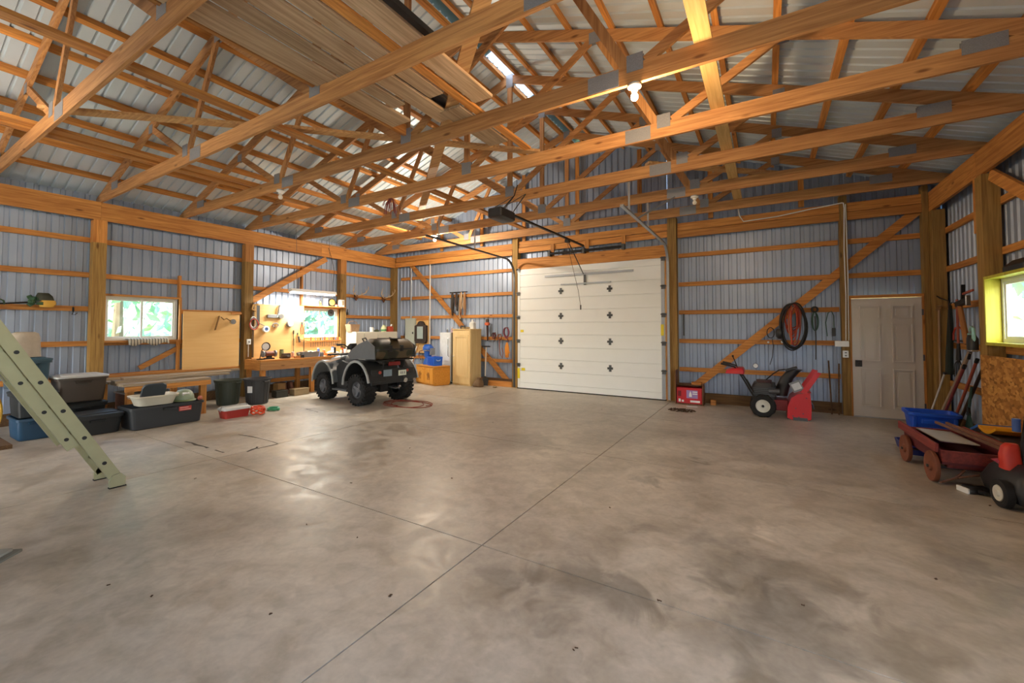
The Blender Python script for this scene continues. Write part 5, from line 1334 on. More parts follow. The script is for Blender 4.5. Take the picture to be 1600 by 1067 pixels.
# rear case with padded back
cs = MB().rbox([(.925, -.23, 0, .44, .86, .10), (.99, -.23, 0, .53, .98, .12), (1.11, -.23, 0, .54, 1.0, .13)], k=6).build('case_base', CAMO, q, angle=50)
MB().rbox([(1.113, -.23, 0, .55, 1.01, .13), (1.16, -.23, 0, .55, 1.01, .14), (1.26, -.21, 0, .47, .92, .14), (1.315, -.20, 0, .34, .78, .12), (1.325, -.20, 0, .28, .7, .1)], k=6).build('case_lid', CAMO, q, angle=50)
MB().rbox([(1.10, -.23, 0, .56, 1.02, .14), (1.125, -.23, 0, .56, 1.02, .14)], k=6).build('case_seam', BLACKP, q)
for y in (-.12, .16): MB().box((-.50, y, 1.13), (.02, .09, .13)).build('case_latch', BLACKP, q, bevel=.006)
MB().bx(-.52, .06, -.12, .07, 1.318, 1.332).build('case_strap', BLACKP, q, smooth=False)
MB().rbox([(.93, .11, 0, .14, .72, .05), (1.1, .10, 0, .15, .8, .06), (1.24, .06, 0, .12, .74, .05), (1.28, .05, 0, .08, .6, .04)], k=5).build('back_pad', SEATM, q, angle=60)
for s in (1, -1):
    MB().prism([(-.49, .93), (.34, .91), (.44, .99), (.30, 1.10), (.06, 1.22), (-.22, 1.30), (-.46, 1.18)], s * .498, s * .512, Matrix(((1, 0, 0, 0), (0, 0, 1, 0), (0, 1, 0, 0), (0, 0, 0, 1)))).build('side_pad', plain('pad_grey', '#686b70', .55), q, bevel=.004)
    MB().tube([(.12, s * .34, 1.26), (.15, s * .36, 1.32), (.13, s * .30, 1.335), (.10, s * .27, 1.27)], .015, 6).build('grab_handle', BLACKP, q)
# tail
MB().bx(-.44, -.40, -.14, .14, .78, .86).build('tail_light', plain('tail_red', '#7c2424', .25), q, bevel=.008)
MB().box((-.43, -.20, .62), (.006, .20, .11)).build('number_plate', plain('plate_white', '#d6dccf', .5), q, smooth=False)
for y0 in (-.25, -.20, -.16): MB().box((-.434, y0, .62), (.002, .022, .05)).build('plate_mark', GREYP, q, smooth=False)
MB().box((-.42, .16, .64), (.006, .20, .13)).build('side_plate', plain('plate_blue', '#8093a0', .5), q, smooth=False)
MB().bx(-.40, -.36, -.52, .52, .42, .72).build('mud_guard', ATVD, q, bevel=.01)
MB().tube([(-.2, -.08, .32), (-.42, -.06, .32), (-.50, -.06, .34)], .022, 8).sphere((-.52, -.06, .365), .028, 10, 6).build('tow_hitch', CHROME, q)
MB().cyl((.15, -.26, .50), (-.44, -.28, .46), .05, n=12).build('exhaust', CHROME, q)
MB().tube([(1.50, -.26, .42), (1.66, -.24, .46), (1.66, .24, .46), (1.50, .26, .42)], .018, 8).tube([(1.50, -.26, .74), (1.68, -.22, .70), (1.68, .22, .70), (1.50, .26, .74)], .016, 8).build('front_bumper', BLACKM, q)
# red cable on the floor behind the quad
pts = []
for i in range(70):
    a = i * .25; r = .5 + .12 * math.sin(i * .33); pts.append((r * math.cos(a) * 1.0, r * .62 * math.sin(a), .008 + .004 * (i % 5 == 0)))
o = MB().tube(pts, .0075, 5).build('power_cable', plain('cable_rust', '#8a3a28', .6)); o.location = (-6.25, 6.25, 0); tag(o, 'thin rust red cable looped on the floor behind the quad', 'cable')

# ================================================================ BACK WALL, left of the big door
t = thing('hanging_harness', 'brown and cream leather harness hung on the back wall', 'harness', (-7.52, YB + .16, 2.48))
hm = [plain('leather_black', '#2c241f', .6), plain('leather_brown', '#6a3c24', .6), plain('leather_cream', '#cbb08a', .7), plain('leather_tan', '#9c6a3c', .6)]
for k in range(11):
    x = -.26 + .05 * k; L_ = .50 + .16 * math.sin(k * 1.3) + (.1 if k > 5 else 0); y = -.02 - .035 * (k % 3)
    MB().tube([(x + .025 * math.cos(a), y - .01 * math.sin(a * 2), .08 - L_ / 2 + L_ / 2 * math.sin(a)) for a in [2 * PI * i / 16 for i in range(16)]], .013, 5, closed=True).build('strap', hm[(0, 0, 0, 1, 0, 0, 2, 1, 2, 2, 3)[k]], t)
MB().beam((-.32, -.03, .09), (.30, -.03, .09), .04, .03).build('peg_rail', BLACKM, t, smooth=False)
t = thing('spade', 'spade with white shaft standing against the wall right of the pale cabinet', 'spade', (-6.52, 9.38, 0))
MB().cyl((0, 0, .02), (.0, .06, 1.04), .016, n=8).build('shaft', plain('shaft_white', '#d8d2c4', .5), t); MB().bx(-.13, .13, .035, .07, 1.03, 1.065).build('grip', BLACKP, t, bevel=.008); MB().prism([(-.11, .0), (.11, 0), (.12, .18), (.03, .25), (-.03, .25), (-.12, .18)], 0, .006, Matrix(((1, 0, 0, 0), (0, .08, -1, -.02), (0, 1, 0, 0), (0, 0, 0, 1)))).build('blade', STEEL, t, smooth=False)
t = thing('burlap_sack', 'small brown sack slumped on the floor beside the spade', 'sack', (-6.53, 9.08, 0))
SK = plain('burlap', '#7a6248', .95, 0, .2, 40, .4)
MB().rbox([(0, 0, 0, .26, .20, .08), (.05, 0, 0, .30, .24, .1), (.14, .02, 0, .24, .19, .08), (.21, .04, 0, .12, .10, .04), (.24, .06, 0, .13, .11, .04)], k=5).build('sack_body', SK, t, angle=70); MB().rbox([(.20, .04, 0, .125, .105, .04), (.215, .045, 0, .125, .105, .04)], False, False).build('tie', BLACKP, t)
t = thing('hanging_lantern', 'dark and orange lantern hung beside the top of the pale cabinet', 'lantern', (-6.52, YB + .12, 1.62)); 
MB().lathe([(.001, 0), (.06, 0), (.065, .03), (.05, .05), (.05, .14), (.03, .17), (.001, .17)], 12).build('body', plain('lantern_dark', '#3c2a22', .5), t); MB().lathe([(.066, .0), (.075, .05), (.06, .08), (.05, .08)], 12).build('collar', plain('lantern_orange', '#c0562e', .5), t); MB().tube([(0, 0, .17), (0, .03, .22), (0, .08, .24)], .005, 5).build('hook', BLACKM, t); MB().cyl((0, 0, 0), (.0, .02, -.42), .03, .02, n=8).build('hanging_bag', plain('dark_maroon', '#3a2422', .7), t)
def loopset(name, label, cat, x, z, cols, w, h, n, seed, y=YB + .15, group=None, tails=1):
    t = thing(name, label, cat, (x, y, z), 0, group); rr = random.Random(seed)
    for k in range(n):
        c = cols[k % len(cols)]; ww = w * rr.uniform(.7, 1.1); hh = h * rr.uniform(.75, 1.1); dx = rr.uniform(-.02, .02)
        MB().tube([(dx + ww * math.cos(a), -.012 - .012 * k - .01 * math.sin(a), -hh + hh * math.sin(a)) for a in [2 * PI * i / 18 for i in range(18)]], .010, 5, closed=True).build('loop', c, t)
    for k in range(tails): MB().tube([(rr.uniform(-w, w) * .5, -.02, -2 * h * .9), (rr.uniform(-w, w), -.03, -2 * h * 1.2), (rr.uniform(-w, w), -.02, -2 * h * 1.5)], .008, 5).build('tail', cols[0], t)
    MB().cyl((0, -.08, .0), (0, .05, .0), .010, n=6).build('peg', STEEL, t)
    return t
mr_ = plain('rope_maroon', '#7a2c3a', .7); og = plain('rope_orange', '#d07a2e', .7); dk = plain('rope_dark', '#4a2a22', .7)
loopset('bridle', 'dark bridle hung left of the orange glove near the big door', 'bridle', -6.28, 1.42, [dk, mr_], .05, .08, 3, 1, YB + .12)
loopset('bridle', 'rust coloured halter hung in the middle of the row left of the big door', 'bridle', -6.10, 1.38, [plain('rope_rust', '#94502e', .7), dk], .06, .07, 3, 2, YB + .12)
loopset('bridle', 'maroon rope halter hung nearest the big door track', 'bridle', -5.88, 1.56, [mr_, plain('rope_plum', '#8a4a5a', .7)], .09, .13, 5, 3, YB + .12)
t = thing('work_glove', 'orange work glove hanging low beside the big door track', 'glove', (-5.88, YB + .11, .95)); OG = plain('glove_orange', '#d98a2e', .8)
MB().rbox([(-.12, 0, 0, .10, .03, .012), (-.02, 0, 0, .13, .04, .018), (.10, 0, 0, .12, .04, .018), (.17, 0, 0, .08, .03, .012), (.22, 0, 0, .03, .02, .008)]).build('palm', OG, t, angle=60)
for k in range(4): MB().tube([(-.04 + .027 * k, 0, -.11), (-.045 + .03 * k, -.005, -.18 - .015 * (k in (1, 2)))], [.014, .011], 6).build('finger', OG, t)
MB().tube([(.055, 0, -.02), (.09, -.01, -.07)], [.016, .012], 6).build('thumb', OG, t); MB().tube([(0, 0, .22), (0, .02, .28), (0, .06, .30)], .004, 5).build('hanging_loop', BLACKM, t)
t = thing('lead_rope', 'rust lead rope hanging against the lower brace by the big door', 'rope', (-6.12, YB + .10, 1.0)); MB().tube([(0, 0, .2), (.02, -.02, .05), (.05, -.03, -.15), (.12, -.03, -.25), (.14, -.02, -.12), (.10, -.02, .02)], .010, 6).build('rope', plain('rope_rust', '#94502e', .7), t); MB().box((0, -.01, .21), (.03, .02, .04)).build('snap', STEEL, t, bevel=.004)
o = MB().sphere((0, 0, .025), .05, 10, 6, (1.3, 1, .5)).build('stone', plain('tan_stone', '#9a8666', .9, 0, .2, 14, .3)); o.location = (-6.05, 9.15, 0); tag(o, 'small tan stone on the floor left of the big door', 'stone')

# ================================================================ BACK WALL, right of the big door
t = thing('red_carton', 'red carton with white and purple print in a slim wooden crate', 'carton', (-1.35, 9.26, 0))
CR = plain('carton_red', '#c0202e', .55, 0, .05)
box_part('box', CR, t, -.235, .235, -.13, .13, .025, .335, .004); box_part('print', plain('print_purple', '#9a86c0', .6), t, -.05, .16, -.1325, -.1305, .13, .29)
MB().prism([(.0, .16), (.05, .16), (.05, .20), (.04, .24), (.025, .275), (.01, .24), (0, .20)], -.1335, -.1327, Matrix(((1, 0, 0, 0), (0, 0, 1, 0), (0, 1, 0, 0), (0, 0, 0, 1)))).build('bottle_picture', WHITE, t, smooth=False)
for z in (.21, .25): box_part('lettering_bar', WHITE, t, .065, .155, -.1335, -.1327, z, z + .018)
box_part('lettering_bar', WHITE, t, .02, .20, -.1335, -.1327, .05, .09); box_part('lettering_bar', WHITE, t, -.2, -.16, -.1335, -.1327, .05, .11); box_part('lettering_bar', WHITE, t, -.14, -.10, -.1335, -.1327, .05, .09); box_part('dark_picture', plain('print_dark', '#7a0f1c', .6), t, -.21, -.15, -.1335, -.1327, .16, .27)
CWD = wood('crate_side', '#8a5a3a', '#64402a', 'z', knots=False)
for x in (-.26, .245): box_part('crate_side', CWD, t, x, x + .012, -.15, .16, 0, .68 if x < 0 else .42)
box_part('crate_back', CWD, t, -.247, .244, .145, .158, 0, .40); box_part('crate_base', CWD, t, -.247, .244, -.15, .144, .004, .022); box_part('crate_shelf', CWD, t, -.247, .244, -.10, .144, .385, .397)
o = MB().bx(-.09, .09, -.06, .06, 0, .05).build('block', WX, None, bevel=.004); o.location = (-1.22, 9.24, .40); tag(o, 'pale offcut block lying on the red carton crate', 'block')
o = MB().bx(-.05, .05, -.05, .05, 0, .10).build('block', WX, None, bevel=.004); o.location = (-.93, 9.36, 0); tag(o, 'pale offcut block on the floor beside the red carton', 'block')
rr = random.Random(8); mb = MB()
for i in range(160):
    a = rr.uniform(0, 2 * PI); r = rr.random() ** .6; mb.box((.24 * r * math.cos(a), .16 * r * math.sin(a), .006 + .022 * (1 - r) * rr.random()), (.03, .02, .006), Euler((rr.uniform(-.5, .5), rr.uniform(-.5, .5), rr.random() * 3)).to_matrix())
o = mb.build('dead_leaves', plain('leaf_brown', '#4a3626', .9), None, smooth=False); o.location = (-1.38, 8.42, 0); o['kind'] = 'stuff'; tag(o, 'dark heap of dead leaves on the floor in front of the red carton', 'leaves')
o = MB().box((0, 0, .004), (.2, .09, .004), rot('Z', .2)).build('paper_scrap', WHITE, None, smooth=False); o.location = (-1.27, 8.92, 0); tag(o, 'white paper scrap on the floor between leaves and red carton', 'paper')
o = MB().cyl((0, 0, -.24), (0, 0, .22), .014, n=8).build('steel_rod', STEEL); o.location = (-1.50, YB + .175, 1.62); tag(o, 'short dark rod hung upright right of the big door', 'rod')
t = thing('wall_reflector', 'small bright reflector low on the wall behind the snow blower', 'reflector', (-.19, YB + .18, .80)); MB().cyl((0, 0, 0), (0, .03, 0), .05, n=14).build('ring', CHROME, t); MB().cyl((0, -.004, 0), (0, -.001, 0), .042, n=14).build('lens', WHITE, t)

# ---- snow blower, auger towards the man door
s_ = thing('snow_blower', 'red walk behind snow blower with black engine and white wheel hub', 'snow blower', (0, 8.56, 0))
SR = plain('blower_red', '#c8202a', .35, 0, .06, 5)
MZ = Matrix(((1, 0, 0, 0), (0, 0, 1, 0), (0, 1, 0, 0), (0, 0, 0, 1)))
side = [(.28, .03), (.29, .22), (.34, .36), (.42, .43), (.52, .46), (.60, .47), (.62, .25), (.61, .03), (.50, .0), (.36, .0)]
for y in (-.07, .51): MB().prism(side, y, y + .014, MZ).build('side_plate', SR, s_, smooth=False)
prof = [(.61, .47), (.52, .46), (.42, .43), (.34, .36), (.29, .22), (.28, .03)]
mb = MB(); mb.loft([[(x, -.056, z), (x, .51, z), (x + .012, .51, z - .004), (x + .012, -.056, z - .004)] for x, z in prof]); mb.build('auger_housing', SR, s_, angle=50)
MB().cyl((.48, -.05, .2), (.48, .5, .2), .03, n=10).build('auger_shaft', STEEL, s_)
for k in range(6):
    y = -.02 + .095 * k; MB().tube([(.48 + .17 * math.cos(a), y + .012 * a, .2 + .17 * math.sin(a)) for a in [i * PI / 8 for i in range(15)]], .012, 5).build('auger_flight', STEEL, s_)
MB().prism([(.47, .46), (.56, .46), (.76, .80), (.68, .82), (.66, .78)], -.05, -.034, MZ).build('drift_cutter', SR, s_, smooth=False)
MB().prism([(.47, .46), (.56, .46), (.76, .80), (.68, .82), (.66, .78)], .47, .486, MZ).build('drift_cutter', SR, s_, smooth=False)
for x, z in ((.36, .07), (.44, .06), (.50, .12), (.40, .20), (.55, .38)): MB().cyl((x, -.072, z), (x, -.084, z), .010, n=6).build('bolt', STEEL, s_)
MB().bx(.28, .60, -.02, .02, -.0, .03).bx(.36, .56, -.085, -.071, .0, .05).build('skid_shoe', STEEL, s_, smooth=False)
# chute
MB().loft([[(.20 + .30 * k - .10 * c, .22 + .09 * s, z) for c, s in [(math.cos(a), math.sin(a)) for a in [2 * PI * i / 12 for i in range(12)]]] for k, z in ((0, .36), (.1, .5), (.3, .66), (.6, .78), (.75, .82))]).build('chute', BLACKP, s_, angle=50)
MB().box((.36, .22, .83), (.18, .2, .03), rot('Y', -.35)).build('chute_cap', BLACKP, s_, bevel=.006)
MB().box((.42, -.02, .56), (.16, .02, .17), rot('Y', -.45)).build('label_plate', GREYP, s_, smooth=False); MB().box((.42, -.032, .56), (.12, .004, .11), rot('Y', -.45)).build('label_print', plain('label_pale', '#c9cdd0', .5), s_, smooth=False)
# engine
MB().rbox([(.30, -.05, .2, .36, .34, .04), (.50, -.05, .2, .38, .36, .05), (.58, -.05, .2, .30, .30, .05)]).build('engine', BLACKP, s_, angle=40); MB().cyl((-.05, .2, .58), (-.05, .2, .62), .12, n=16).build('starter_cover', plain('maroon_cover', '#4a2624', .5), s_); MB().cyl((.09, .02, .52), (.09, .02, .60), .03, n=10).build('fuel_cap', BLACKM, s_); MB().cyl((.02, .0, .45), (.18, .0, .45), .05, n=12).build('muffler', STEEL, s_)
for k in range(5): MB().bx(-.22, .12, .013, .022, .36 + .03 * k, .368 + .03 * k).build('cooling_fin', STEEL, s_, smooth=False)
MB().bx(-.02, .30, .05, .42, .12, .30).build('gear_case', plain('blower_dark_red', '#7a1c22', .5), s_, bevel=.015)
def bw(y, out):
    M = Matrix(((1, 0, 0, -.07), (0, 0, 1, y), (0, -1, 0, .19), (0, 0, 0, 1))); r, w = .19, .11
    ty = MB().lathe([(r * .58, -w * .4), (r * .7, -w * .5), (r * .9, -w * .48), (r, -w * .3), (r, w * .3), (r * .9, w * .48), (r * .7, w * .5), (r * .58, w * .4)], 26, M).build('wheel', RUBBER, s_)
    mb = MB()
    for k in range(20):
        a = 2 * PI * k / 20; mb.box((-.07 + math.cos(a) * r, y, .19 + math.sin(a) * r), (.014, w * .9, .022), rot('Y', -a) @ rot('X', .5 if k % 2 else -.5))
    o = mb.build('tread', RUBBER, ty, smooth=False); o['kind'] = 'stuff'
    MB().lathe([(r * .6, w * .38), (r * .56, w * .4), (r * .5, w * .25), (r * .2, w * .22), (r * .16, w * .36), (.001, w * .37)], 20, Matrix(((1, 0, 0, -.07), (0, 0, out, y), (0, -out, 0, .19), (0, 0, 0, 1)))).build('hub', plain('hub_white', '#d2d2c8', .4), ty, angle=30)
    MB().cyl((-.07, y + out * w * .36, .19), (-.07, y + out * w * .5, .19), .022, n=8).build('hub_cap', BLACKM, ty)
bw(-.02, -1); bw(.46, 1)
for y in (.02, .40): MB().tube([(-.12, y, .30), (-.22, y, .36), (-.38, y, .66), (-.50, y, .84), (-.66, y, .88)], .014, 8).build('handle_bar', BLACKM, s_); MB().cyl((-.58, y, .862), (-.72, y, .893), .02, n=8).build('grip', BLACKP, s_)
MB().rbox([(.72, -.50, .21, .30, .46, .03), (.78, -.49, .21, .28, .46, .03), (.82, -.44, .21, .14, .40, .03)]).build('control_panel', SR, s_, angle=40)
MB().tube([(-.45, .1, .80), (-.49, .1, .92), (-.53, .1, 1.02)], .009, 6).sphere((-.53, .1, 1.03), .018, 8, 6).build('gear_lever', BLACKM, s_); MB().tube([(-.4, .0, .72), (-.3, -.03, .62), (-.24, -.02, .5), (-.2, .02, .4)], .007, 5).build('cable', BLACKM, s_); MB().tube([(-.02, .2, .62), (.1, .2, .74), (.18, .2, .80), (.27, .2, .82)], .010, 6).build('chute_rod', BLACKM, s_)

# ---- hoses and cords on the wall
t = thing('coiled_hoses', 'big coil of black hose and orange cord hung above the snow blower', 'hose coil', (.42, YB + .03, 1.62))
HB, HO, HR, HT = plain('hose_black', '#1f1e20', .5), plain('cord_orange_dull', '#b8482c', .55), plain('hose_red', '#8e2f2a', .5), plain('hose_tan', '#a48068', .6)
def oval(w, h, dx, dz, y, r, m, tilt=0, seed=0):
    MB().tube([(dx + w * math.cos(a) + tilt * math.sin(a), y - .01 * math.sin(2 * a + seed), dz + h * math.sin(a)) for a in [2 * PI * i / 30 for i in range(30)]], r, 7, closed=True).build('loop', m, t)
for k, (w, h, dx, dz) in enumerate(((.20, .42, 0, -.05), (.185, .40, .01, -.04), (.205, .39, .015, -.07), (.19, .43, -.005, -.06), (.17, .41, .02, -.03))): oval(w, h, dx, dz, -.02 - .026 * k, .013, HB, .01 * k - .02, k)
for k, (w, h, dx, dz, m) in enumerate(((.13, .22, 0, .14, HO), (.115, .25, .01, .10, HO), (.10, .28, -.01, .08, HO), (.085, .24, .02, .12, HR), (.07, .30, 0, .04, HO), (.09, .34, .03, -.02, HT), (.05, .30, .01, -.04, HO), (.07, .36, .035, -.04, HR))): oval(w, h, dx, dz, -.05 - .017 * k, .010, m, .012, k)
MB().tube([(-.03, -.19, .25), (-.03, -.2, -.1), (-.025, -.19, -.38)], .013, 6).build('loose_end', HO, t); MB().cyl((0, -.2, .33), (0, .13, .33), .014, n=8).build('peg', STEEL, t)
t = thing('trouble_light', 'black trouble light and cord hung on the brace left of the hose coil', 'work light', (.09, YB + .01, 1.40))
MB().tube([(-.06 * math.cos(a) - .02, -.03, .05 + .10 * math.sin(a)) for a in [2 * PI * i / 14 for i in range(14)]], .008, 5, closed=True).build('cord_loop', BLACKP, t); MB().lathe([(.02, -.12), (.055, -.08), (.06, .02), (.04, .06), (.001, .06)], 12, Matrix.Translation((.12, -.05, .06))).build('cage', BLACKP, t); MB().cyl((.16, -.05, -.10), (.17, -.05, -.14), .022, n=8).build('plug', WHITE, t); MB().tube([(0, -.03, -.05), (.02, -.03, -.2), (.0, -.03, -.4), (-.04, -.03, -.55)], .006, 5).build('hanging_lead', BLACKP, t); MB().sphere((-.06, -.035, -.13), .02, 8, 6).build('plug_end', WHITE, t)
t = thing('jumper_cable', 'small dark coil with a green cord hung right of the big hose coil', 'cable', (.93 - .16, YB + .17, 1.86))
GC = plain('cord_green_dark', '#355a50', .6)
MB().tube([(.05 * math.cos(a), -.02, .02 + .05 * math.sin(a)) for a in [2 * PI * i / 14 for i in range(14)]], .012, 6, closed=True).tube([(.035 * math.cos(a), -.035, .02 + .04 * math.sin(a)) for a in [2 * PI * i / 14 for i in range(14)]], .010, 6, closed=True).build('coil', BLACKP, t)
for k in range(3): MB().tube([((.03 + .012 * k) * math.cos(a), -.02 - .014 * k, -.20 + .17 * math.sin(a)) for a in [2 * PI * i / 18 for i in range(18)]], .006, 5, closed=True).build('loop', GC, t)
MB().tube([(.0, -.02, -.1), (.01, -.02, -.5), (.0, -.03, -.9)], .009, 5).build('hanging_lead', BLACKP, t)
t = thing('strap_hanger', 'thin dark strap with a black buckle hung left of the switch boxes', 'strap', (1.0, YB + .17, 1.84))
MB().tube([(-.05, -.01, -.45), (-.07, -.01, -.2), (-.03, -.01, -.02), (.02, -.01, 0), (.05, -.01, -.08), (.05, -.01, -.3)], .008, 5).build('strap', GC, t); MB().bx(.02, .07, -.03, .0, -.45, -.30).build('buckle', BLACKP, t, bevel=.006)
for k, (x, h, lab) in enumerate(((.98, .95, 'thin dark rod leaning on the wall, left of two beside the man door'), (1.08, .9, 'thin dark rod leaning on the wall, right of two beside the man door'))):
    o = MB().cyl((0, 0, 0), (-.02 + .05 * k, .12, h), .012, n=8).build('leaning_rod', DARKWOOD); o.location = (x, YB + .05, 0); tag(o, lab, 'rod', 'rods by the man door')
t = thing('switch_box', 'wide white switch box on the post left of the man door', 'switch', (1.14, YP - .001, 1.26)); MB().bx(-.10, .10, -.05, 0, -.05, .05).build('box', WHITE, t, bevel=.005)
for x in (-.06, 0, .06): MB().bx(x - .008, x + .008, -.062, -.05, -.018, .018).build('toggle', WHITE, t, smooth=False)
t = thing('outlet_box', 'small white outlet box beneath the switch box by the man door', 'outlet', (1.19, YP - .001, 1.08)); MB().bx(-.04, .04, -.045, 0, -.06, .06).build('box', WHITE, t, bevel=.005)
for z in (-.025, .025): MB().bx(-.015, .015, -.049, -.0451, z - .012, z + .012).build('socket', GREYP, t, smooth=False)
t = thing('wiring_run', 'white cable run down the post and along the band boards to the truss', 'cable', (1.2, YP - .012, 1.32))
MB().tube([(0, 0, 0), (.015, 0, .8), (.005, 0, 1.6), (.02, 0, 2.35), (.01, 0, 2.45)], .008, 6).tube([(.04, 0, 0), (.05, 0, 1.2), (.04, 0, 2.42)], .007, 6).build('down_lead', WHITE, t); MB().tube([(0, 0, 2.45), (-.5, 0, 2.40), (-1.0, 0, 2.34), (-1.55, 0, 2.32), (-1.62, -.02, 2.44), (-1.64, -.3, 2.64)], .010, 6).build('level_lead', WHITE, t)

# ================================================================ RIGHT WALL
XG = MXR - .05           # girt faces
def rt(name, label, cat, px, py, X=XG): p = onX(px, py, X); return thing(name, label, cat, p)
t = rt('garden_rake', 'pale handled rake hung head up, nearest the man door corner', 'rake', 1471, 480, XR + .07)
MB().cyl((-.03, 0, 0), (-.03, .04, -1.25), .014, n=8).build('handle', plain('handle_pale', '#a88a6a', .6), t); MB().beam((-.03, -.14, .02), (-.03, .16, .03), .02, .02).build('head', RUST, t, smooth=False)
for k in range(6): MB().cyl((-.03, -.13 + .055 * k, .02), (-.06, -.13 + .055 * k, -.05), .005, n=5).build('tine', RUST, t)
t = rt('pull_bar', 'thin dark bent rod sticking out above the rake', 'rod', 1485, 470, XR + .10); MB().tube([(-.01, .0, -.6), (-.02, 0, 0), (-.05, .25, .06), (-.08, .42, .14)], .010, 6).build('rod', BLACKM, t)
t = rt('umbrella_bundle', 'long rolled dark green cover hung second on the right wall', 'bundle', 1492, 485); MB().tube([(-.05, 0, .08), (-.05, .02, -.2), (-.06, .06, -.7), (-.06, .08, -.98)], [.02, .035, .045, .05], 9).build('roll', plain('dark_green_cloth', '#26302a', .8), t); MB().tube([(-.05, .0, .08), (-.03, 0, .13), (0, 0, .11)], .007, 5).build('loop', BLACKM, t)
t = rt('hay_fork', 'red handled fork hung tines down on the right wall', 'fork', 1503, 478); MB().cyl((-.05, 0, .1), (-.05, 0, -.55), .016, n=8).build('handle', plain('handle_red', '#a3503c', .6), t); MB().cyl((-.05, 0, -.55), (-.05, 0, -.8), .02, .03, n=8).build('socket', BLACKM, t)
for k in range(4): MB().tube([(-.05, 0, -.78), (-.06, -.12 + .08 * k, -.86), (-.07, -.12 + .08 * k, -1.05)], .007, 5).build('tine', BLACKM, t)
t = rt('splitting_maul', 'maul with broad tan handle and black head hung beside the window post', 'maul', 1510, 474, XR + .06); MB().tube([(-.06, .02, -.02), (-.06, -.06, -.25), (-.05, -.16, -.56)], [.028, .032, .036], 8).build('handle', plain('handle_tan', '#a8703a', .6), t); MB().box((-.06, -.06, .01), (.06, .34, .075), rot('X', -.12)).build('head', BLACKM, t, bevel=.008); MB().box((-.06, -.26, .03), (.05, .03, .14)).build('edge', CHROME, t, bevel=.006)
t = rt('red_hoe', 'red hoe lying level on pegs above the maul', 'hoe', 1518, 457, XR + .06); MB().beam((-.05, .12, -.01), (-.05, -.22, .02), .022, .03).build('handle', plain('handle_red', '#a3503c', .6), t, bevel=.004); MB().beam((-.05, .12, -.12), (-.05, .10, .12), .015, .04, up=(1, 0, 0)).build('blade', BLACKM, t, smooth=False)
t = rt('power_tool', 'teal and black power tool hung on the post beside the yellow window', 'power tool', 1528, 527, XR - .001); TE = plain('tool_teal', '#8fbcb8', .35)
MB().rbox([(-.16, -.05, 0, .09, .14, .03), (-.02, -.05, 0, .09, .15, .035), (.03, -.05, .02, .07, .09, .03)]).build('body', BLACKP, t, angle=50); MB().tube([(-.05, -.045, -.08), (-.06, -.075, .02), (-.06, -.06, .11), (-.05, .01, .13), (-.05, .06, .09)], .02, 8).build('handle', TE, t); MB().box((-.055, .03, -.03), (.06, .06, .17), rot('X', .1)).build('side_cover', TE, t, bevel=.012); MB().bx(-.08, -.02, -.07, .07, -.185, -.162).build('base_plate', CHROME, t, bevel=.004)
t = rt('bow_saw', 'red bow saw hung low between the rolled cover and the fork', 'saw', 1498, 528, XR + .12)
MB().tube([(0, -.2, -.04), (0, -.19, .10), (0, -.05, .16), (0, .12, .15), (0, .2, .06), (0, .2, -.04)], .012, 6).build('bow', REDP, t); MB().bx(-.002, .002, -.2, .2, -.055, -.03).build('blade', STEEL, t, smooth=False)
t = rt('wire_coil', 'small coil of rusty wire hung on the lowest girt of the right wall', 'wire', 1470, 536, XR + .10)
for k in range(3): MB().tube([(-.012 * k, (.07 + .008 * k) * math.cos(a), (.08 + .006 * k) * math.sin(a)) for a in [2 * PI * i / 16 for i in range(16)]], .006, 5, closed=True).build('loop', RUST, t)
# long handles leaning
def lean(label, name, cat, p0, p1, r0, r1, m, head=None, hm=None):
    t = thing(name, label, cat, p0); d = Vector(p1) - Vector(p0); MB().tube([(0, 0, 0), d * .5 + Vector((.004, 0, .006)), d], [r0, (r0 + r1) / 2, r1], 8).build('handle', m, t)
    if head: head(t, d)
    return t
def axe_head(t, d): MB().box(d * .98, (.03, .05, .17), rot('X', .5)).build('head', BLACKM, t, bevel=.006)
def shovel_head(t, d): MB().prism([(-.09, 0), (.09, 0), (.11, .2), (.0, .30), (-.11, .2)], 0, .008, Matrix.Translation(d * .98) @ Matrix(((0, 0, 1, 0), (-.85, .4, 0, 0), (.2, .9, 0, 0), (0, 0, 0, 1)))).build('blade', STEEL, t, smooth=False)
def small_cap(t, d): MB().cyl(d * .97, d * 1.01, .022, n=8).build('end_cap', BLACKM, t)
lean('thick pale pick handle leaning towards the strand board', 'pick_handle', 'pick', (2.20, 8.95, .0), (2.27, 7.79, 1.23), .026, .024, plain('handle_grey', '#9a8672', .7), axe_head)
lean('dark handled shovel leaning behind the pale pick handle', 'shovel', 'shovel', (2.38, 8.80, .0), (2.42, 7.80, 1.12), .02, .02, plain('handle_dark', '#4a3a30', .6), small_cap)
lean('red handled tool leaning lowest against the strand board', 'red_shovel', 'shovel', (2.11, 8.55, .0), (2.20, 7.74, 1.04), .018, .018, plain('handle_maroon', '#7c3430', .5), small_cap)
lean('second red handled tool leaning beside the lowest one', 'red_shovel', 'shovel', (2.30, 8.72, .0), (2.34, 7.82, 1.12), .018, .018, plain('handle_red', '#a3503c', .6), small_cap)
lean('white steel rod standing behind the blue bin', 'leaning_rod', 'rod', (2.10, 8.98, .0), (2.34, 9.0, .85), .012, .012, plain('rod_white', '#c9cac8', .4), small_cap)
t = thing('leaf_rake', 'dark green fan rake standing head down by the strand board', 'rake', (2.235, 7.76, 0)); LG = plain('rake_green', '#24423c', .6)
for k in range(13):
    a = (k - 6) * .10; MB().tube([(0, .02, .48), (.0 + .0, a * .16, .3), (-.01, a * .38, .06), (-.04, a * .40, .012)], .006, 5).build('tine', LG, t)
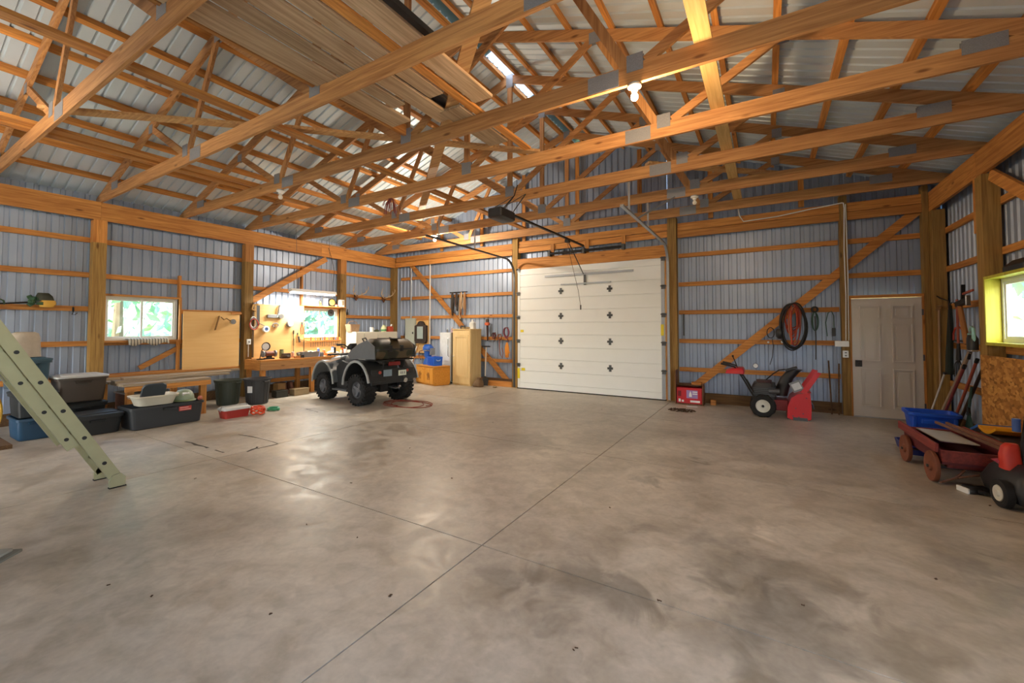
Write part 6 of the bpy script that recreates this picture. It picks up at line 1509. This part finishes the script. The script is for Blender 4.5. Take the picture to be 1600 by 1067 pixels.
MB().cyl((0, .02, .44), (.02, -.03, .78), .015, n=8).build('handle', LG, t); MB().prism([(-.04, .40), (.04, .40), (.02, .52), (-.02, .52)], -.012, .012, Matrix(((0, 0, 1, 0), (1, 0, 0, .02), (0, 1, 0, 0), (0, 0, 0, 1)))).build('ferrule', BLACKM, t, smooth=False)
t = thing('strand_board', 'brown strand board sheet fixed below the yellow window', 'board', (XR - .014, 6.35, .14)); box_part('sheet', OSB, t, -.012, .0, -1.1, 1.22, 0, 1.06); box_part('batten', WY, t, .0005, .0125, -1.1, 1.22, 1.0, 1.06)
o = MB().rbox([(0, 0, 0, .2, .5, .04), (.05, 0, 0, .2, .5, .04), (.12, 0, .04, .08, .3, .03)]).build('black_case', BLACKP); o.location = (2.40, 6.72, W3[3] + .037); tag(o, 'black case lying on top of the yellow window frame', 'case')
# blue bin
t = thing('recycling_bin', 'bright blue open bin on the floor before the long handles', 'bin', (1.93, 8.02, 0), math.radians(-3)); RB = plain('recycle_blue', '#1450c8', .4, 0, .05)
MB().rbox([(.0, 0, 0, .40, .34, .05), (.02, 0, 0, .42, .36, .05), (.34, 0, 0, .50, .42, .06), (.342, 0, 0, .55, .47, .07), (.38, 0, 0, .55, .47, .07), (.38, 0, 0, .49, .41, .06), (.02, 0, 0, .40, .34, .05)]).build('tub', RB, t, angle=30)
MB().bx(-.13, .13, -.245, -.19, .24, .30).build('handle', RB, t, bevel=.008)
for x in (-.2, .2): MB().bx(x - .02, x + .02, -.225, -.18, .08, .33).build('rib', RB, t, bevel=.008)
# wagon
w_ = thing('wooden_wagon', 'old red wooden wagon with brown wheels in front of the blue bin', 'wagon', (1.68, 6.22, 0), math.radians(4))
WR = wood('wagon_red', '#8e3a34', '#6a2a28', 'y', rough=.6, knots=False); WRD = plain('wagon_inside', '#5c1c22', .6)
box_part('deck', WRD, w_, -.26, .26, -.46, .50, .20, .225)
MB().beam((-.28, .60, .375), (-.28, -.42, .345), .03, .085).build('side_rail', WR, w_, bevel=.006); MB().beam((.28, .60, .36), (.28, -.42, .36), .025, .09).build('side_rail', WR, w_, bevel=.006)
box_part('side_wall', WRD, w_, -.262, -.245, -.44, .5, .226, .335); box_part('side_wall', WRD, w_, .245, .262, -.44, .5, .226, .335); box_part('end_wall', WR, w_, -.26, .26, -.47, -.445, .226, .335); box_part('end_wall', WR, w_, -.26, .26, .502, .525, .226, .37)
for y in (-.36, .34):
    MB().cyl((-.31, y, .15), (.31, y, .15), .012, n=8).build('axle', STEEL, w_)
    for x in (-.30, .30):
        s = -1 if x < 0 else 1; M = Matrix(((0, 0, s, x), (1, 0, 0, y), (0, 1, 0, .15), (0, 0, 0, 1)))
        wh = MB().lathe([(.001, -.015), (.13, -.015), (.145, -.018), (.15, -.008), (.15, .012), (.145, .02), (.13, .016), (.11, .010), (.05, .012), (.04, .028), (.001, .03)], 24, M).build('wheel', plain('wheel_brown', '#7a4630', .7, 0, .2, 18), w_, angle=30)
        MB().cyl((x + s * .03, y, .15), (x + s * .045, y, .15), .014, n=8).build('hub_cap', STEEL, wh)
    MB().bx(-.2, .2, y - .03, y + .03, .155, .199).build('bolster', WR, w_, smooth=False)
MB().tube([(-.1, -.46, .16), (-.22, -.62, .12), (-.36, -.72, .09)], .011, 6).tube([(.1, -.46, .16), (-.2, -.60, .12)], .011, 6).build('draw_bar', plain('rust_bar', '#7a5a48', .6, .3), w_)
o = MB().box((0, 0, 0), (.30, .62, .012)).build('white_board', plain('board_white', '#b9b8ae', .6), None, bevel=.002); o.location = (1.66, 6.42, .352); o.rotation_euler = (.0, math.radians(3), .08); tag(o, 'pale board lying inside the red wagon', 'board')
for k, (x, lab) in enumerate(((1.80, 'brown wooden rail lying across the wagon, left one'), (1.86, 'brown wooden rail lying across the wagon, right one'))):
    o = MB().beam((-.12, .62, .0), (.06, -.6, -.02), .022, .026).build('wooden_rail', wood('rail_brown', '#8a6048', '#644434', 'y', knots=False), None, smooth=False); o.location = (x + .03 * k, 6.18, .435 + .0); tag(o, lab, 'rail', 'rails lying across the wagon')
o = MB().rbox([(0, 0, 0, .36, .5, .04), (.10, 0, 0, .40, .54, .04), (.10, 0, 0, .37, .51, .04), (.015, 0, 0, .34, .48, .04)]).build('blue_tray', plain('tray_navy', '#1c2e7c', .45)); o.location = (1.62, 7.15, 0); tag(o, 'low navy tray on the floor behind the wagon', 'tray')
# blue and yellow toy seat in the wagon
t = thing('ride_on_toy', 'yellow and blue plastic toy seat lying behind the wagon', 'toy', (2.13, 6.55, .0))
MB().rbox([(.0, 0, 0, .26, .5, .05), (.30, 0, 0, .24, .46, .05)]).build('base', BLACKP, t); YT = plain('toy_yellow', '#e8a41e', .4)
rings = []
for i in range(9):
    u = i / 8; y = .1 - .42 * u; z = .44 - .05 * math.sin(u * PI) + .05 * u; rings.append([(-.15, y, z), (.15, y, z), (.15, y, z + .03), (-.15, y, z + .03)])
MB().loft(rings).build('yellow_seat', YT, t, angle=60); rings = []
for i in range(6):
    u = i / 5; y = .32 - .22 * u; z = .36 + .09 * u; rings.append([(-.15, y, z), (.12, y, z), (.12, y, z + .03), (-.15, y, z + .03)])
MB().loft(rings).build('blue_back', plain('toy_blue', '#2a6ac0', .4), t, angle=60); MB().bx(-.1, .1, -.2, .25, .30, .40).build('support', plain('toy_grey', '#6a5f58', .6), t, bevel=.02)
# black and red snow thrower at the right edge
m_ = thing('snow_thrower', 'black and red machine with a white wheel hub at the far right edge', 'snow thrower', (2.02, 5.40, 0), math.radians(8))
MB().rbox([(.06, -.02, .06, .50, .56, .06), (.16, -.02, .06, .56, .60, .08), (.28, -.02, .06, .48, .50, .08), (.36, -.02, .06, .34, .36, .06)], k=5).build('housing', BLACKP, m_, angle=60)
for x in (-.32, .32):
    s = -1 if x < 0 else 1; M = Matrix(((0, 0, s, x), (1, 0, 0, -.06), (0, 1, 0, .115), (0, 0, 0, 1)))
    wh = MB().lathe([(.07, -.03), (.10, -.035), (.115, -.025), (.115, .025), (.10, .035), (.07, .03)], 24, M).build('wheel', RUBBER, m_); MB().lathe([(.072, .02), (.065, .034), (.03, .030), (.022, .042), (.001, .044)], 18, M).build('hub', plain('hub_white', '#d2d2c8', .4), wh, angle=30)
MB().rbox([(.30, -.20, .06, .13, .13, .04), (.42, -.21, .06, .12, .12, .04), (.49, -.20, .07, .10, .10, .03), (.52, -.19, .07, .07, .07, .02)], k=5).build('red_chute', plain('chute_red', '#c83a2c', .4), m_, angle=60)
MB().prism([(-.30, .36), (-.12, .40), (-.2, .28)], .08, .13, MZ).build('pink_flap', plain('flap_pink', '#b84a5c', .5), m_, smooth=False)
for x in (-.14, .22): MB().tube([(x, .02, .30), (x + .0, .02, .55), (x + .02, -.0, .80), (x + .03, -.04, .95)], .017, 8).build('handle_tube', BLACKM, m_)
MB().tube([(-.11, -.04, .95), (.07, -.05, .98), (.25, -.04, .95)], .017, 8).build('handle_bar', BLACKM, m_); MB().bx(-.13, .22, -.01, .03, .62, .66).build('cross_brace', BLACKM, m_, bevel=.01)
MB().cyl((-.19, .0, .64), (-.19, .0, .75), .027, n=12).build('blue_bottle', plain('bottle_blue', '#3a5a9c', .4), m_)
t = thing('black_glove', 'black glove with a white stripe dropped on the floor before the wagon', 'glove', (1.62, 5.62, 0), .4)
MB().rbox([(0, 0, 0, .16, .12, .04), (.03, 0, 0, .17, .13, .05), (.06, -.02, 0, .10, .09, .04)]).build('palm', BLACKP, t, angle=60)
for k in range(4): MB().tube([(.06, -.045 + .03 * k, .03), (.13, -.05 + .034 * k, .035), (.17, -.05 + .034 * k, .016)], [.018, .016, .013], 6).build('finger', BLACKP, t)
MB().tube([(0, -.06, .03), (.05, -.11, .025), (.09, -.12, .016)], [.018, .016, .012], 6).build('thumb', BLACKP, t); MB().bx(-.085, -.065, -.06, .06, .0, .05).build('cuff_stripe', WHITE, t, bevel=.006)
# grey corner of something at the lower left edge of the photo
t = thing('floor_mat', 'grey folded mat corner on the floor at the lower left edge', 'mat', (-4.52, .50, 0), .75)
MB().rbox([(0, 0, 0, .56, .26, .02), (.012, 0, 0, .56, .26, .02)]).build('lower_fold', plain('mat_grey', '#6d6f68', .8), t); MB().rbox([(.016, -.02, .01, .52, .2, .02), (.03, -.02, .01, .52, .2, .02)]).build('upper_fold', plain('mat_light', '#8d8e86', .8), t)

rr = random.Random(21); mb = MB()
for px, py in ((548, 755), (560, 840), (478, 820), (305, 748), (640, 700), (706, 747), (1548, 790), (952, 793), (1030, 940), (940, 640), (770, 660), (1460, 905), (420, 960), (610, 930), (900, 1015), (1255, 945), (240, 930), (170, 915)):
    p = onZ(px, py)
    for k in range(2): mb.box((p.x + rr.uniform(-.01, .01), p.y + rr.uniform(-.01, .01), .0025), (rr.uniform(.006, .018), rr.uniform(.004, .009), .003), rot('Z', rr.random() * 3))
o = mb.build('floor_debris', plain('leaf_brown', '#4a3626', .9), None, smooth=False); o['kind'] = 'stuff'; tag(o, 'dry brown crumbs scattered over the concrete floor', 'debris')

# ================================================================ OUTSIDE
g = structure('ground')
GRASS = plain('lawn', '#8a9a66', .9, 0, .3, 3)
for x0, x1, y0, y1 in ((-60, -11.0, -30, 60), (3.3, 50, -30, 60), (-11, 3.3, 10.3, 60), (-11, 3.3, -30, MYF - .6)):
    box_part('lawn', GRASS, g, x0, x1, y0, y1, -.4, -.12)
BOUNCE = plain('bounce_apron', '#d0cabd', .9, 0, .15, 6)  # unseen pale slabs added to bounce sunlight in through the openings
box_part('bounce_slab', BOUNCE, g, 3.3, 12.0, -9, 4.0, -.13, -.06); box_part('bounce_slab', BOUNCE, g, -11.5, 3.3, -11.0, MYF - .6, -.13, -.06)
LEAF = [plain('leaf_mid', '#7fa386', .6, 0, .3, 2), plain('leaf_pale', '#9ab791', .6, 0, .3, 2), plain('leaf_blue', '#7a9f93', .6, 0, .3, 2)]
BARK = plain('bark', '#6a5844', .9, 0, .2, 8)
def crown_mesh(seed, r, h):
    rr = random.Random(seed); mb = MB()
    for i in range(700):
        a = rr.uniform(0, 2 * PI); u = rr.random(); z = u * h; R = r * (math.sin(PI * min(1, .12 + u * .9)) ** .6) * rr.uniform(.55, 1.05)
        c = Vector((R * math.cos(a), R * math.sin(a), z)); s = rr.uniform(.16, .34)
        M = Euler((rr.random() * 6, rr.random() * 6, rr.random() * 6)).to_matrix()
        mb.add([c + M @ Vector(p) * s for p in ((-1, 0, 0), (0, -.5, .1), (1, 0, 0), (0, .5, .1))], [(0, 1, 2, 3)])
    return mb.mesh('crown', LEAF[seed % 3], smooth=False)
cms = [crown_mesh(i, 2.2, 5.5) for i in range(3)]
for i, (x, y, lab) in enumerate(((-18.5, 5.2, 'blue green tree filling the left pane of the left window'), (-22, 8.6, 'pale tree behind the right pane of the left window'), (-19, 12.0, 'green tree behind the left pane of the bench window'),
                             (-21.5, 15.6, 'pale tree behind the right pane of the bench window'), (6.6, 17.0, 'leafy tree right outside the yellow framed window'), (9.8, 21, 'second tree further off outside the yellow framed window'))):
    t = thing('leafy_tree', lab, 'tree', (x, y, -.12), i * 1.3, 'trees outside the windows')
    MB().cyl((0, 0, 0), (.1, 0, 3.2), .2, .09, n=8).build('trunk', BARK, t)
    o = bpy.data.objects.new('crown', cms[i % 3]); COL.objects.link(o); o.parent = t; o.location = (0, 0, .6)
